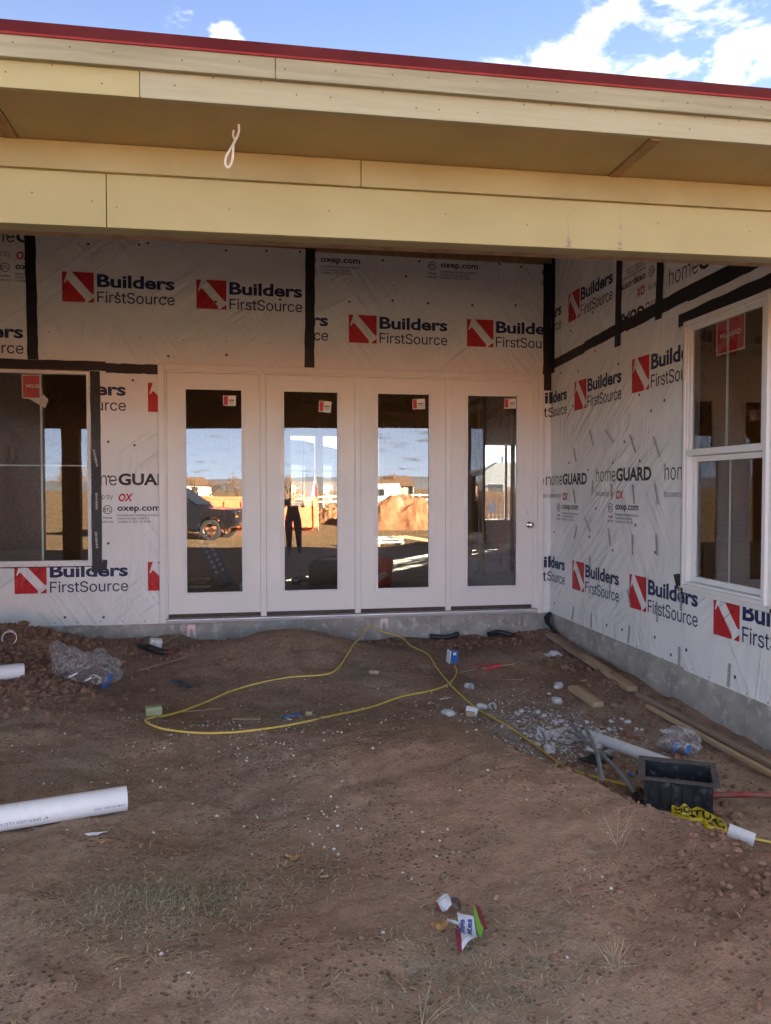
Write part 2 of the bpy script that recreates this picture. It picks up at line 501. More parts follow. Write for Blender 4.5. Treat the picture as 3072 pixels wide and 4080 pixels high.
def mat_ground():
    m = bpy.data.materials.new('red_clay_soil')
    nt, N, L, p = nodes(m)
    v = coords(nt, 'World')
    f1 = noise(nt, v, 1.4, 10, 0.62, 0.4)
    col = mixc(nt, mrange(nt, f1, 0.36, 0.66), (0.395, 0.248, 0.165), (0.600, 0.435, 0.315))
    col = mixc(nt, mrange(nt, noise(nt, v, 0.55, 5), 0.45, 0.70, 0, 0.75), col, (0.435, 0.330, 0.250))
    col = mixc(nt, mrange(nt, noise(nt, v, 4.6, 8, 0.68), 0.48, 0.74, 0, 0.70), col, (0.240, 0.155, 0.114))
    # straw-coloured and mossy scatter
    col = mixc(nt, mrange(nt, noise(nt, v, 2.3, 9, 0.7, 0.5), 0.60, 0.78, 0, 0.55), col, (0.31, 0.285, 0.22))
    # dry cracks
    wv = N.new('ShaderNodeVectorMath'); wv.operation = 'ADD'
    nn = N.new('ShaderNodeTexNoise'); nn.inputs['Scale'].default_value = 5.0; nn.inputs['Detail'].default_value = 4
    L.new(v, nn.inputs['Vector'])
    sc = N.new('ShaderNodeVectorMath'); sc.operation = 'SCALE'; sc.inputs['Scale'].default_value = 0.28
    L.new(nn.outputs['Color'], sc.inputs[0]); L.new(v, wv.inputs[0]); L.new(sc.outputs[0], wv.inputs[1])
    vo = N.new('ShaderNodeTexVoronoi'); vo.feature = 'DISTANCE_TO_EDGE'; vo.inputs['Scale'].default_value = 3.6
    L.new(wv.outputs[0], vo.inputs['Vector'])
    cr = mrange(nt, vo.outputs['Distance'], 0.002, 0.014, 1.0, 0.0)
    dc_ = N.new('ShaderNodeVectorMath'); dc_.operation = 'DISTANCE'; dc_.inputs[1].default_value = (1.75, -2.75, -.3)
    L.new(v, dc_.inputs[0])
    cr = math_(nt, 'MULTIPLY', cr, mrange(nt, dc_.outputs['Value'], 0.6, 1.15, 1.0, 0.0))
    crm = math_(nt, 'MULTIPLY', cr, mrange(nt, noise(nt, v, 1.7, 4), 0.47, 0.58))
    col = mixc(nt, math_(nt, 'MULTIPLY', crm, 0.5), col, (0.05, 0.030, 0.022))
    # fine pale grit
    v2 = N.new('ShaderNodeTexVoronoi'); v2.inputs['Scale'].default_value = 75
    L.new(v, v2.inputs['Vector'])
    sep = N.new('ShaderNodeSeparateColor'); L.new(v2.outputs['Color'], sep.inputs[0])
    grit = math_(nt, 'MULTIPLY', math_(nt, 'GREATER_THAN', sep.outputs[0], 0.955), math_(nt, 'LESS_THAN', v2.outputs['Distance'], 0.30))
    grit = math_(nt, 'MULTIPLY', grit, mrange(nt, noise(nt, v, 1.3, 5), 0.45, 0.60))
    col = mixc(nt, math_(nt, 'MULTIPLY', grit, 0.85), col, (0.46, 0.43, 0.40))
    col = mixc(nt, mrange(nt, noise(nt, v, 60, 4, 0.7), 0.25, 0.75, 0.55, 0.0), col, (0.075, 0.045, 0.032))
    col = mixc(nt, mrange(nt, noise(nt, v, 30, 5, 0.8), 0.54, 0.64, 0.0, 0.72), col, (0.17, 0.105, 0.076))
    col = mixc(nt, mrange(nt, noise(nt, v, 150, 3, 0.7), 0.55, 0.78, 0.0, 0.65), col, (0.58, 0.46, 0.37))
    # redder clay thrown up on the mound
    dm_ = N.new('ShaderNodeVectorMath'); dm_.operation = 'DISTANCE'; dm_.inputs[1].default_value = (2.0, -4.6, -.2)
    L.new(v, dm_.inputs[0])
    rd = math_(nt, 'MULTIPLY', mrange(nt, dm_.outputs['Value'], 0.4, 1.7, 1.0, 0.0), mrange(nt, noise(nt, v, 5.0, 7, 0.65), 0.28, 0.60))
    col = mixc(nt, math_(nt, 'MULTIPLY', rd, 0.8), col, (0.46, 0.275, 0.185))
    col = mixc(nt, mrange(nt, noise(nt, v, 34, 5, 0.8), 0.57, 0.66, 0.0, 0.6), col, (0.18, 0.105, 0.075))
    vp = N.new('ShaderNodeTexVoronoi'); vp.inputs['Scale'].default_value = 48
    L.new(v, vp.inputs['Vector'])
    sp_ = N.new('ShaderNodeSeparateColor'); L.new(vp.outputs['Color'], sp_.inputs[0])
    pit = math_(nt, 'MULTIPLY', math_(nt, 'GREATER_THAN', sp_.outputs[1], 0.62), mrange(nt, vp.outputs['Distance'], 0.22, 0.42, 1.0, 0.0))
    pit = math_(nt, 'MULTIPLY', pit, mrange(nt, noise(nt, v, 2.6, 4), 0.38, 0.58))
    col = mixc(nt, math_(nt, 'MULTIPLY', pit, 0.62), col, (0.13, 0.078, 0.055))
    # trampled grass stubble dulls the clay in patches
    for c_, r_ in (((0.30, -4.60, -.3), 0.50), ((1.35, -5.25, -.3), 0.55), ((-0.40, -3.15, -.3), 0.35), ((0.85, -2.35, -.3), 0.45), ((1.6, -1.4, -.3), 0.35)):
        dw = N.new('ShaderNodeVectorMath'); dw.operation = 'DISTANCE'; dw.inputs[1].default_value = c_
        L.new(v, dw.inputs[0])
        gp = math_(nt, 'MULTIPLY', mrange(nt, dw.outputs['Value'], r_ * 0.25, r_, 1.0, 0.0), mrange(nt, noise(nt, v, 14, 8, 0.75), 0.40, 0.60))
        col = mixc(nt, math_(nt, 'MULTIPLY', gp, 0.75), col, (0.31, 0.27, 0.205))
    # freshly dug, damp soil
    for c_, r_ in (((-1.35, -0.85, -.1), 1.15), ((2.9, -0.15, -.3), 0.75), ((2.75, -5.25, -.3), 0.95), ((3.5, -1.5, -.35), 0.55)):
        dw = N.new('ShaderNodeVectorMath'); dw.operation = 'DISTANCE'; dw.inputs[1].default_value = c_
        L.new(v, dw.inputs[0])
        wet = math_(nt, 'MULTIPLY', mrange(nt, dw.outputs['Value'], r_ * 0.45, r_, 1.0, 0.0), mrange(nt, noise(nt, v, 3.1, 7, 0.65), 0.30, 0.55))
        col = mixc(nt, math_(nt, 'MULTIPLY', wet, 0.8), col, (0.215, 0.118, 0.080))
    # powdered limestone where the rubble was tipped
    dd = N.new('ShaderNodeVectorMath'); dd.operation = 'DISTANCE'; dd.inputs[1].default_value = (2.62, -2.80, -.43)
    L.new(v, dd.inputs[0])
    dust = math_(nt, 'MULTIPLY', mrange(nt, dd.outputs['Value'], 0.15, 0.75, 1.0, 0.0), mrange(nt, noise(nt, v, 7.0, 8, 0.7), 0.40, 0.62))
    col = mixc(nt, math_(nt, 'MULTIPLY', dust, 0.8), col, (0.40, 0.385, 0.37))
    # the open lot: dry grass over sand
    g = N.new('ShaderNodeSeparateXYZ'); L.new(v, g.inputs[0])
    lot = mrange(nt, math_(nt, 'ADD', g.outputs['Y'], math_(nt, 'MULTIPLY', noise(nt, v, 0.4, 5), 6.0)), -9.0, -13.0)
    back = mrange(nt, g.outputs['Y'], 9.0, 11.0)
    lot = math_(nt, 'MAXIMUM', lot, back)
    dry = mixc(nt, mrange(nt, noise(nt, v, 0.9, 9, 0.65), 0.35, 0.65), (0.30, 0.205, 0.110), (0.20, 0.132, 0.070))
    col = mixc(nt, lot, col, dry)
    L.new(col, p.inputs['Base Color'])
    p.inputs['Roughness'].default_value = 0.95
    p.inputs['Specular IOR Level'].default_value = 0.15
    h = math_(nt, 'ADD', math_(nt, 'MULTIPLY', pit, -0.5), math_(nt, 'MULTIPLY', noise(nt, v, 34, 5, 0.7), -0.9))
    h = math_(nt, 'ADD', h, math_(nt, 'MULTIPLY', noise(nt, v, 110, 4, 0.65), 0.55))
    h = math_(nt, 'SUBTRACT', h, math_(nt, 'MULTIPLY', crm, 1.0))
    h = math_(nt, 'ADD', h, math_(nt, 'MULTIPLY', grit, 0.6))
    L.new(bump(nt, h, 0.020, 1.0), p.inputs['Normal'])
    return m


M = {}
M['ground'] = mat_ground()
M['wrap'] = mat_wrap('white_housewrap', (0.78, 0.795, 0.79))
M['navy'] = mat_wrap('navy_print', (0.018, 0.028, 0.095), False)
M['black_print'] = mat_wrap('black_print', (0.022, 0.022, 0.024), False)
M['red_print'] = mat_wrap('red_print', (0.52, 0.022, 0.030), False)
M['tape'] = mat('black_flashing_tape', (0.006, 0.006, 0.009), (0.016, 0.017, 0.023), 9, 0.45, 26, 0.004, kind='World', lo=0.45, hi=0.8)
M['concrete'] = mat('foundation_concrete', (0.42, 0.395, 0.355), (0.29, 0.275, 0.25), 4.5, 0.9, 45, 0.004, kind='World',
                    blot=((0.55, 0.535, 0.51), 13, 0.53, 0.68))
M['cream'] = mat('cream_primed_trim', (0.415, 0.375, 0.178), (0.365, 0.325, 0.148), 2.2, 0.6, 55, 0.0006, kind='World', stretch=(0.5, 1, 1))
M['cream2'] = mat('cream_primed_frieze', (0.37, 0.32, 0.150), (0.315, 0.265, 0.120), 3.0, 0.65, 70, 0.0006, kind='World')
M['cream_grain'] = mat('cream_grained_fascia', (0.345, 0.33, 0.215), (0.265, 0.252, 0.158), 26, 0.75, 26, 0.0028, kind='World', stretch=(0.09, 1, 1.6))
M['cream_pale'] = mat('pale_cream_fascia', (0.40, 0.385, 0.245), (0.355, 0.34, 0.212), 30, 0.65, 30, 0.0014, kind='World', stretch=(0.08, 1, 1.6))
M['soffit'] = mat('soffit_panel', (0.44, 0.345, 0.160), (0.38, 0.295, 0.130), 2.0, 0.7, 90, 0.0005, kind='World',
                  blot=((0.16, 0.14, 0.10), 3.2, 0.66, 0.82))
M['batten'] = mat('soffit_batten', (0.34, 0.21, 0.10), (0.27, 0.16, 0.075), 12, 0.7, kind='World')
M['red_metal'] = mat('dark_red_metal', (0.105, 0.008, 0.013), (0.085, 0.007, 0.011), 3, 0.6, metal=0.0, spec=0.2, kind='World')
M['red_hem'] = mat('bright_red_hem', (0.34, 0.030, 0.035), (0.28, 0.024, 0.028), 20, 0.6, kind='World')
M['vinyl'] = mat('white_vinyl', (0.78, 0.79, 0.775), (0.74, 0.75, 0.735), 4, 0.38, kind='World')
M['door'] = mat('white_painted_door', (0.77, 0.78, 0.755), (0.74, 0.75, 0.725), 3, 0.45, 80, 0.0003, kind='World',
                blot=((0.60, 0.54, 0.48), 7, 0.74, 0.9))
M['alu'] = mat('mill_aluminium', (0.66, 0.66, 0.67), (0.56, 0.56, 0.57), 30, 0.5, metal=0.4, kind='World', stretch=(0.1, 1, 1))
M['sweep'] = mat('brown_door_sweep', (0.07, 0.048, 0.038), None, 20, 0.7, kind='World')
M['zinc'] = mat('galvanised_steel', (0.62, 0.64, 0.66), (0.45, 0.47, 0.50), 25, 0.35, metal=1.0)
M['nickel'] = mat('satin_nickel', (0.66, 0.64, 0.60), (0.6, 0.58, 0.55), 12, 0.22, metal=1.0)
M['glass_door'] = mat_glass('door_glass', 0.14)
M['glass_win'] = mat_glass('window_glass', 0.10, wav=0.0009)
M['muntin'] = mat('pale_grille_bar', (0.62, 0.68, 0.62), (0.58, 0.64, 0.58), 5, 0.5, kind='World')
M['rubber'] = mat('black_gasket', (0.02, 0.02, 0.022), None, 10, 0.6)
M['cap'] = mat('grey_cap_nail', (0.10, 0.09, 0.085), (0.05, 0.045, 0.04), 30, 0.5)
M['staple_w'] = mat('pale_staple', (0.62, 0.62, 0.60), None, 40, 0.5)
M['staple_d'] = mat('dark_staple_gap', (0.07, 0.07, 0.07), None, 40, 0.6)
M['sticker_w'] = mat('sticker_white', (0.80, 0.79, 0.77), None, 9, 0.5)
M['sticker_r'] = mat('sticker_red', (0.55, 0.03, 0.05), None, 9, 0.5)
M['ink'] = mat('sticker_ink', (0.09, 0.09, 0.10), None, 9, 0.6)
M['lumber'] = mat('raw_pine_lumber', (0.50, 0.375, 0.225), (0.36, 0.255, 0.145), 9, 0.75, 40, 0.001, stretch=(0.15, 1, 1))
M['lumber_old'] = mat('weathered_lumber', (0.36, 0.27, 0.185), (0.24, 0.175, 0.12), 8, 0.85, 40, 0.0015, stretch=(0.15, 1, 1))
M['stud'] = mat('framing_lumber', (0.48, 0.31, 0.165), (0.34, 0.205, 0.10), 5, 0.8, 30, 0.001, kind='World', stretch=(1, 1, 0.15))
M['osb'] = mat('osb_sheathing', (0.40, 0.245, 0.125), (0.26, 0.150, 0.072), 16, 0.8, 30, 0.002, kind='World')
M['slab'] = mat('interior_slab', (0.52, 0.50, 0.46), (0.42, 0.40, 0.36), 2.2, 0.8, 60, 0.0008, kind='World')
M['pvc'] = mat('white_pvc', (0.76, 0.77, 0.80), (0.72, 0.73, 0.76), 6, 0.35, blot=((0.48, 0.40, 0.34), 5, 0.66, 0.85))
M['yellow'] = mat('yellow_cord_jacket', (0.74, 0.56, 0.11), (0.64, 0.46, 0.08), 14, 0.45, blot=((0.3, 0.2, 0.08), 9, 0.6, 0.8))
M['cable'] = mat('white_cable_jacket', (0.72, 0.68, 0.60), (0.66, 0.62, 0.55), 12, 0.5)
M['blue'] = mat('blue_plastic', (0.03, 0.17, 0.52), (0.02, 0.13, 0.42), 9, 0.4)
M['red_plastic'] = mat('red_plastic', (0.30, 0.030, 0.034), (0.24, 0.024, 0.028), 9, 0.6, blot=((0.20, 0.11, 0.075), 11, 0.45, 0.7))
M['black_plastic'] = mat('black_plastic', (0.018, 0.020, 0.024), (0.03, 0.032, 0.036), 9, 0.32)
M['muddy_black'] = mat('muddy_black_plastic', (0.016, 0.020, 0.026), (0.03, 0.034, 0.04), 7, 0.40, 30, 0.002,
                       blot=((0.16, 0.18, 0.20), 26, 0.56, 0.74))
M['grey_frame'] = mat('dusty_grey_plastic', (0.095, 0.082, 0.074), (0.06, 0.053, 0.05), 12, 0.8, 60, 0.001)
M['conduit'] = mat('grey_conduit', (0.25, 0.265, 0.28), (0.19, 0.20, 0.21), 9, 0.5, blot=((0.22, 0.16, 0.12), 6, 0.6, 0.8))
M['pink'] = mat('pink_marking_paint', (0.75, 0.05, 0.09), (0.62, 0.04, 0.07), 16, 0.7)
M['paper'] = mat('white_paper', (0.74, 0.74, 0.76), (0.66, 0.66, 0.68), 9, 0.8)
M['rock'] = mat('pale_limestone', (0.64, 0.635, 0.63), (0.48, 0.47, 0.455), 14, 0.9, 60, 0.004, kind='World', blot=((0.30, 0.22, 0.17), 8, 0.55, 0.75))
M['clod'] = mat('damp_red_clod', (0.27, 0.155, 0.105), (0.16, 0.088, 0.060), 18, 0.95, 70, 0.003, kind='World')
M['straw'] = mat('dry_straw', (0.52, 0.43, 0.29), (0.36, 0.285, 0.19), 30, 0.85, kind='World')
M['grass'] = mat('sparse_green_grass', (0.20, 0.185, 0.12), (0.29, 0.25, 0.165), 20, 0.8, kind='World')
M['chipwood'] = mat('wood_chip', (0.42, 0.29, 0.16), (0.30, 0.20, 0.11), 20, 0.85)
M['leaf'] = mat('dead_leaf', (0.42, 0.25, 0.10), (0.30, 0.17, 0.07), 20, 0.8)
M['cloth'] = mat('dark_rag', (0.075, 0.080, 0.10), (0.05, 0.052, 0.065), 14, 0.9)
M['green_foam'] = mat('pale_green_foam', (0.34, 0.38, 0.26), (0.26, 0.30, 0.14), 20, 0.85, kind='Object', stretch=(0.3, 1, 3))
M['yellow_tape'] = mat('yellow_caution_film', (0.60, 0.47, 0.015), (0.50, 0.38, 0.012), 12, 0.35)


def mat_clear():
    m = bpy.data.materials.new('clear_film')
    nt, N, L, p = nodes(m)
    N.remove(p)
    out = [n for n in N if n.type == 'OUTPUT_MATERIAL'][0]
    tr = N.new('ShaderNodeBsdfTransparent'); tr.inputs[0].default_value = (0.97, 0.97, 0.98, 1)
    pr = N.new('ShaderNodeBsdfPrincipled')
    pr.inputs['Base Color'].default_value = (0.42, 0.39, 0.38, 1); pr.inputs['Roughness'].default_value = 0.22
    v = coords(nt, 'Object')
    L.new(bump(nt, noise(nt, v, 14, 2, 0.5, 0.6), 0.015), pr.inputs['Normal'])
    mx = N.new('ShaderNodeMixShader')
    ln = math_(nt, 'ABSOLUTE', math_(nt, 'SUBTRACT', noise(nt, v, 9, 2, 0.5, 1.5), 0.5))
    ln = math_(nt, 'POWER', mrange(nt, ln, 0.0, 0.10, 1.0, 0.0), 2.0)
    lw = N.new('ShaderNodeLayerWeight'); lw.inputs['Blend'].default_value = 0.35
    f = math_(nt, 'ADD', math_(nt, 'MULTIPLY', ln, 0.45), math_(nt, 'MULTIPLY', lw.outputs['Facing'], 0.45))
    L.new(math_(nt, 'ADD', f, 0.10), mx.inputs[0])
    L.new(tr.outputs[0], mx.inputs[1]); L.new(pr.outputs[0], mx.inputs[2])
    L.new(mx.outputs[0], out.inputs['Surface'])
    return m


M['film'] = mat_clear()

# ------------------------------------------------------------------ ground
def geo_axis(dense0, dense1, step, lo, hi, grow=1.16):
    a = list(np.arange(dense0, dense1 + 1e-6, step))
    s, p, left = step, dense0, []
    while p > lo:
        s *= grow; p -= s; left.append(max(p, lo))
    s, p, right = step, dense1, []
    while p < hi:
        s *= grow; p += s; right.append(min(p, hi))
    return np.array(left[::-1] + a + right)


def build_ground():
    xs = geo_axis(-2.5, 3.78, 0.017, -2600, 2600)
    ys = geo_axis(-6.3, 0.03, 0.017, -2600, 2600)
    X, Y = np.meshgrid(xs, ys)
    H = ground_h(X, Y)
    inside = ((Y > 0.05) & (Y < 9.2) & (X > -8.2) & (X < 16.2)) | ((X > 3.80) & (X < 16.2) & (Y > -3.5) & (Y < 9.2)) | ((X < -2.02) & (X > -8.2) & (Y > -2.45) & (Y < 9.2))
    H = np.where(inside, np.minimum(H, -0.55), H)
    nx, ny = len(xs), len(ys)
    vs = np.stack([X, Y, H], -1).reshape(-1, 3)
    i = np.arange(ny - 1)[:, None] * nx + np.arange(nx - 1)[None]
    fs = np.stack([i, i + 1, i + 1 + nx, i + nx], -1).reshape(-1, 4)
    me = bpy.data.meshes.new('ground')
    me.vertices.add(len(vs)); me.vertices.foreach_set('co', vs.ravel())
    me.loops.add(fs.size); me.loops.foreach_set('vertex_index', fs.ravel().astype(np.int32))
    me.polygons.add(len(fs)); me.polygons.foreach_set('loop_start', np.arange(0, fs.size, 4, dtype=np.int32))
    me.polygons.foreach_set('use_smooth', np.ones(len(fs), bool))
    me.update(); me.validate()
    me.materials.append(M['ground'])
    o = put('ground', me)
    o['kind'] = 'structure'


build_ground()

# ------------------------------------------------------------------ lettering
_TXT = {}
try:                                                              # the sans serif that ships with Blender
    FONT = bpy.data.fonts.load(bpy.utils.resource_path('LOCAL') + '/datafiles/fonts/Inter.woff2')
except Exception:
    FONT = None


def text_geo(s, bold=0.0, shear=0.0, res=3, spacing=1.0):
    key = (s, bold, shear, res, spacing)
    if key not in _TXT:
        cu = bpy.data.curves.new('t', 'FONT')
        cu.body = s; cu.size = 1.0
        if FONT is not None and bold <= 0.012:
            cu.font = FONT
        cu.size = 1.0; cu.shear = shear; cu.offset = bold; cu.resolution_u = res
        cu.space_character = spacing; cu.fill_mode = 'FRONT'
        o = bpy.data.objects.new('t', cu); COL.objects.link(o)
        dg = bpy.context.evaluated_depsgraph_get(); dg.update()
        me = o.evaluated_get(dg).to_mesh()
        vs = np.array([(q.co.x, q.co.y) for q in me.vertices]); fs = [tuple(p.vertices) for p in me.polygons]
        o.evaluated_get(dg).to_mesh_clear()
        bpy.data.objects.remove(o); bpy.data.curves.remove(cu)
        _TXT[key] = (vs, fs)
    return _TXT[key]


class Print:
    """flat print built in wall coordinates (u, v), clipped to a rectangle, then laid on a surface"""

    def __init__(self):
        self.v, self.f, self.m = [], [], []

    def poly(self, pts, mi=0):
        b = len(self.v); self.v += [tuple(p) for p in pts]; self.f.append(tuple(range(b, b + len(pts)))); self.m.append(mi)
        return self

    def rect(self, u0, u1, v0, v1, mi=0):
        return self.poly([(u0, v0), (u1, v0), (u1, v1), (u0, v1)], mi)

    def text(self, s, u0, u1, v0, v1, mi=0, bold=0.0, shear=0.0, res=3, ref=None, rot=False, spacing=1.0):
        """fit s between u0..u1; v0 = baseline, v1 = top of capitals (measured on ref)"""
        vs, fs = text_geo(s, bold, shear, res, spacing)
        if len(vs) == 0:
            return self
        rv = text_geo(ref or 'H', bold, 0, res)[0]
        cap, base = rv[:, 1].max(), 0.0 + min(0, rv[:, 1].min())
        x0, x1 = vs[:, 0].min(), vs[:, 0].max()
        U = u0 + (vs[:, 0] - x0) / (x1 - x0) * (u1 - u0)
        V = v0 + (vs[:, 1] - base) / (cap - base) * (v1 - v0)
        if rot:
            U = u0 + u1 - U; V = v0 + v1 - V
        b = len(self.v); self.v += list(zip(U, V)); self.f += [tuple(b + i for i in q) for q in fs]; self.m += [mi] * len(fs)
        return self

    def make(self, name, mats, parent, fn, clip=None):
        me = bpy.data.meshes.new(name)
        me.from_pydata([(u, v, 0) for u, v in self.v], [], self.f)
        me.polygons.foreach_set('material_index', self.m)
        if clip:
            bm = bmesh.new(); bm.from_mesh(me)
            for co, no in (((clip[0], 0, 0), (-1, 0, 0)), ((clip[1], 0, 0), (1, 0, 0)), ((0, clip[2], 0), (0, -1, 0)), ((0, clip[3], 0), (0, 1, 0))):
                bmesh.ops.bisect_plane(bm, geom=bm.verts[:] + bm.edges[:] + bm.faces[:], plane_co=co, plane_no=no, clear_outer=True)
            bm.to_mesh(me); bm.free()
        for q in me.vertices:
            q.co = fn(q.co.x, q.co.y)
        for m in mats:
            me.materials.append(m)
        me.update()
        return put(name, me, parent)


HAM = [[(0, 1), (.165, 1), (.06, .66), (.05, .62), (.085, .61), (.15, .71), (.20, .70), (.72, .10), (.72, 0), (0, 0)],
       [(.31, 1), (1, 1), (1, .28), (.92, .30)], [(.78, 0), (1, 0), (1, .17)]]


def brand_logo(p, u, v, w=1.02, h=0.28):
    sw = w * 0.278
    for q in HAM:
        p.poly([(u + a * sw, v + b * h) for a, b in q], 1)
    p.text('Builders', u + w * 0.306, u + w, v + h * 0.53, v + h * 0.965, 0, bold=0.030, res=3, ref='B', spacing=0.98)
    p.text('FirstSource', u + w * 0.306, u + w, v + h * 0.02, v + h * 0.385, 0, bold=0.003, res=3, ref='F', spacing=0.98)
    return p


def guard_block(p, u, v, k=1.0, ss=1.0):
    """homeGUARD lines; u = left end of 'home', v = baseline; mats 0 black, 1 red; k stretches u"""
    p.text('home', u, u + 0.372 * k, v, v + 0.126 * ss, 0, bold=-0.004, ref='h')
    p.text('GUARD', u + 0.386 * k, u + 0.966 * k, v, v + 0.115 * ss, 0, bold=0.034, ref='G')
    p.text('housewrap by', u, u + 0.335 * k, v - 0.13 * ss, v - 0.082 * ss, 0, bold=-0.002, res=2, ref='h')
    p.text('OX', u + 0.386 * k, u + 0.52 * k, v - 0.155 * ss, v - 0.078 * ss, 1, bold=0.035, shear=0.2, ref='O')
    w = v - 0.245 * ss
    p.text('oxep.com', u + 0.374 * k, u + 0.77 * k, w, w + 0.042 * ss, 0, bold=0.024, ref='x', res=2)
    for i, (s, e) in enumerate((('HomeGuard Building Products', 0.77), ('Control Number: 5011961', 0.665), ('Certified To: ICC-ES AC38', 0.68))):
        p.text(s, u + 0.374 * k, u + e * k, w - 0.052 * ss - 0.031 * ss * i, w - 0.031 * ss - 0.031 * ss * i, 0, bold=0.006, res=1, ref='H')
    cx, cy, r = u + 0.285 * k, w + 0.012 * ss, 0.043 * ss
    n = 20
    for i in range(n):
        a, b = 2 * math.pi * i / n, 2 * math.pi * (i + 1) / n
        p.poly([(cx + r * k * math.cos(a), cy + r * math.sin(a)), (cx + r * k * math.cos(b), cy + r * math.sin(b)),
                (cx + .84 * r * k * math.cos(b), cy + .84 * r * math.sin(b)), (cx + .84 * r * k * math.cos(a), cy + .84 * r * math.sin(a))], 0)
    p.text('ETL', cx - 0.7 * r * k, cx + 0.7 * r * k, cy - 0.4 * r, cy + 0.4 * r, 0, bold=0.02, res=1)
    p.text('Intertek', cx - r * k, cx + r * k, w - 0.075 * ss, w - 0.055 * ss, 0, bold=0.012, res=1)
    p.text('CCRR-1092', cx - 1.35 * r * k, cx + 1.25 * r * k, w - 0.114 * ss, w - 0.094 * ss, 0, bold=0.01, res=1)
    return p


# ------------------------------------------------------------------ the house
HX0, HX1, HY1 = -8.0, 16.0, 9.0
WXR, WYR = 3.7525, -3.55          # right wing: wall plane x, end y
WXL, WYL = -1.95, -2.55            # left wing
BY, FY = -4.57, -4.936            # beam face, fascia face
SL = 0.0145                       # the eave rises a little to the right
house = thing('house', 'unfinished house wrapped in white printed housewrap with cream eave and red metal roof edge', 'house')


def wall_x(mb, y0, y1, x0, x1, z0, z1, ops=()):
    x = x0
    for a, b, c, d in sorted(ops):
        if a > x:
            mb.box(x, a, y0, y1, z0, z1)
        if c > z0:
            mb.box(a, b, y0, y1, z0, c)
        if d < z1:
            mb.box(a, b, y0, y1, d, z1)
        x = b
    if x < x1:
        mb.box(x, x1, y0, y1, z0, z1)


def wall_y(mb, x0, x1, y0, y1, z0, z1, ops=()):
    y = y0
    for a, b, c, d in sorted(ops):
        if a > y:
            mb.box(x0, x1, y, a, z0, z1)
        if c > z0:
            mb.box(x0, x1, a, b, z0, c)
        if d < z1:
            mb.box(x0, x1, a, b, d, z1)
        y = b
    if y < y1:
        mb.box(x0, x1, y, y1, z0, z1)


def roof_z(y):
    return 2.65 + 0.39 * (y + 4.96) if y < 4.6 else 6.378 - 0.39 * (y - 4.6)


WIN_L = (-1.76, -0.885, 0.53, 2.335)
DOORS = (-0.20, 3.60, -0.068, 2.40)
WIN_R = (-3.385, -2.50, 0.515, 2.43)      # y range on the right wing
REAR = [(1.44, 2.04, 0.84, 2.44), (2.15, 2.75, 0.84, 2.44), (2.86, 3.47, 0.84, 2.44), (5.83, 7.05, 0.5, 2.28)]

mb = MB(); wall_x(mb, 0.004, 0.15, WXL, WXR, -0.07, 4.45, [WIN_L, DOORS]); mb.make('wall', M['osb'], house)
mb = MB(); wall_y(mb, WXR + 0.004, WXR + 0.15, WYR, 0.004, -0.07, 2.95, [WIN_R]); mb.make('wall', M['osb'], house)
mb = MB()
mb.prism([(0.004, 2.95), (WYR, 2.95), (WYR, roof_z(WYR) - .16), (0.004, roof_z(0) - .16)], WXR + .004, WXR + .15, lambda u, v, h: (h, u, v))
mb.make('wall', M['osb'], house)
mb = MB(); wall_x(mb, WYR, WYR + 0.146, WXR + 0.15, HX1, -0.07, 3.18); mb.make('wall', M['osb'], house)
mb = MB(); wall_y(mb, WXL - 0.15, WXL - 0.004, WYL, 0.004, -0.07, 2.80); mb.make('wall', M['osb'], house)
mb = MB()
mb.prism([(0.004, 2.80), (WYL, 2.80), (WYL, roof_z(WYL) - .16), (0.004, roof_z(0) - .16)], WXL - .15, WXL - .004, lambda u, v, h: (h, u, v))
mb.make('wall', M['osb'], house)
mb = MB(); wall_x(mb, WYL, WYL + 0.146, HX0, WXL - 0.15, -0.07, 3.45); mb.make('wall', M['osb'], house)
mb = MB(); wall_x(mb, HY1, HY1 + 0.15, HX0, HX1, -0.07, 4.80, REAR); mb.make('wall', M['osb'], house)
for x0, x1, ye in ((HX0, HX0 + .15, WYL), (HX1 - .15, HX1, WYR)):
    mb = MB()
    pts = [(ye + .15, -.07), (HY1, -.07), (HY1, roof_z(HY1) + .10), (4.6, roof_z(4.6) + .05), (ye + .15, roof_z(ye) - .0)]
    mb.prism(pts, x0, x1, lambda u, v, h: (h, u, v)); mb.make('gable_wall', M['osb'], house)
mb = MB(); mb.box(HX0 + .02, HX1 - .02, 0.02, HY1, -0.5, -0.03); mb.make('floor_slab', M['slab'], house)
mb = MB(); mb.box(WXR + .03, HX1 - .02, WYR + .03, 0.02, -0.5, -0.03); mb.make('floor_slab', M['slab'], house)
mb = MB(); mb.box(HX0 + .02, WXL - .03, WYL + .03, 0.02, -0.5, -0.03); mb.make('floor_slab', M['slab'], house)
# concrete footing walls
FND = {}
for nm, b in (('back', (WXL - .02, 2.55, 0.010, 0.16)), ('back2', (2.553, WXR + .10, 0.006, 0.16))):
    mb = MB(); mb.box(b[0], b[1], b[2], b[3], -0.9, -0.0735); FND[nm] = mb.make('foundation_wall', M['concrete'], house)
mb = MB(); mb.box(WXR + 0.012, WXR + .16, WYR - .01, 0.0058, -0.9, -0.0735); FND['right'] = mb.make('foundation_wall', M['concrete'], house)
mb = MB(); mb.box(WXR + .165, HX1, WYR - .01, WYR + .15, -0.9, -0.0735); mb.make('foundation_wall', M['concrete'], house)
mb = MB(); mb.box(WXL - .16, WXL - .022, WYL - .01, 0.0, -0.9, -0.0735); mb.make('foundation_wall', M['concrete'], house)
mb = MB(); mb.box(HX0, WXL - .165, WYL - .01, WYL + .15, -0.9, -0.0735); mb.make('foundation_wall', M['concrete'], house)
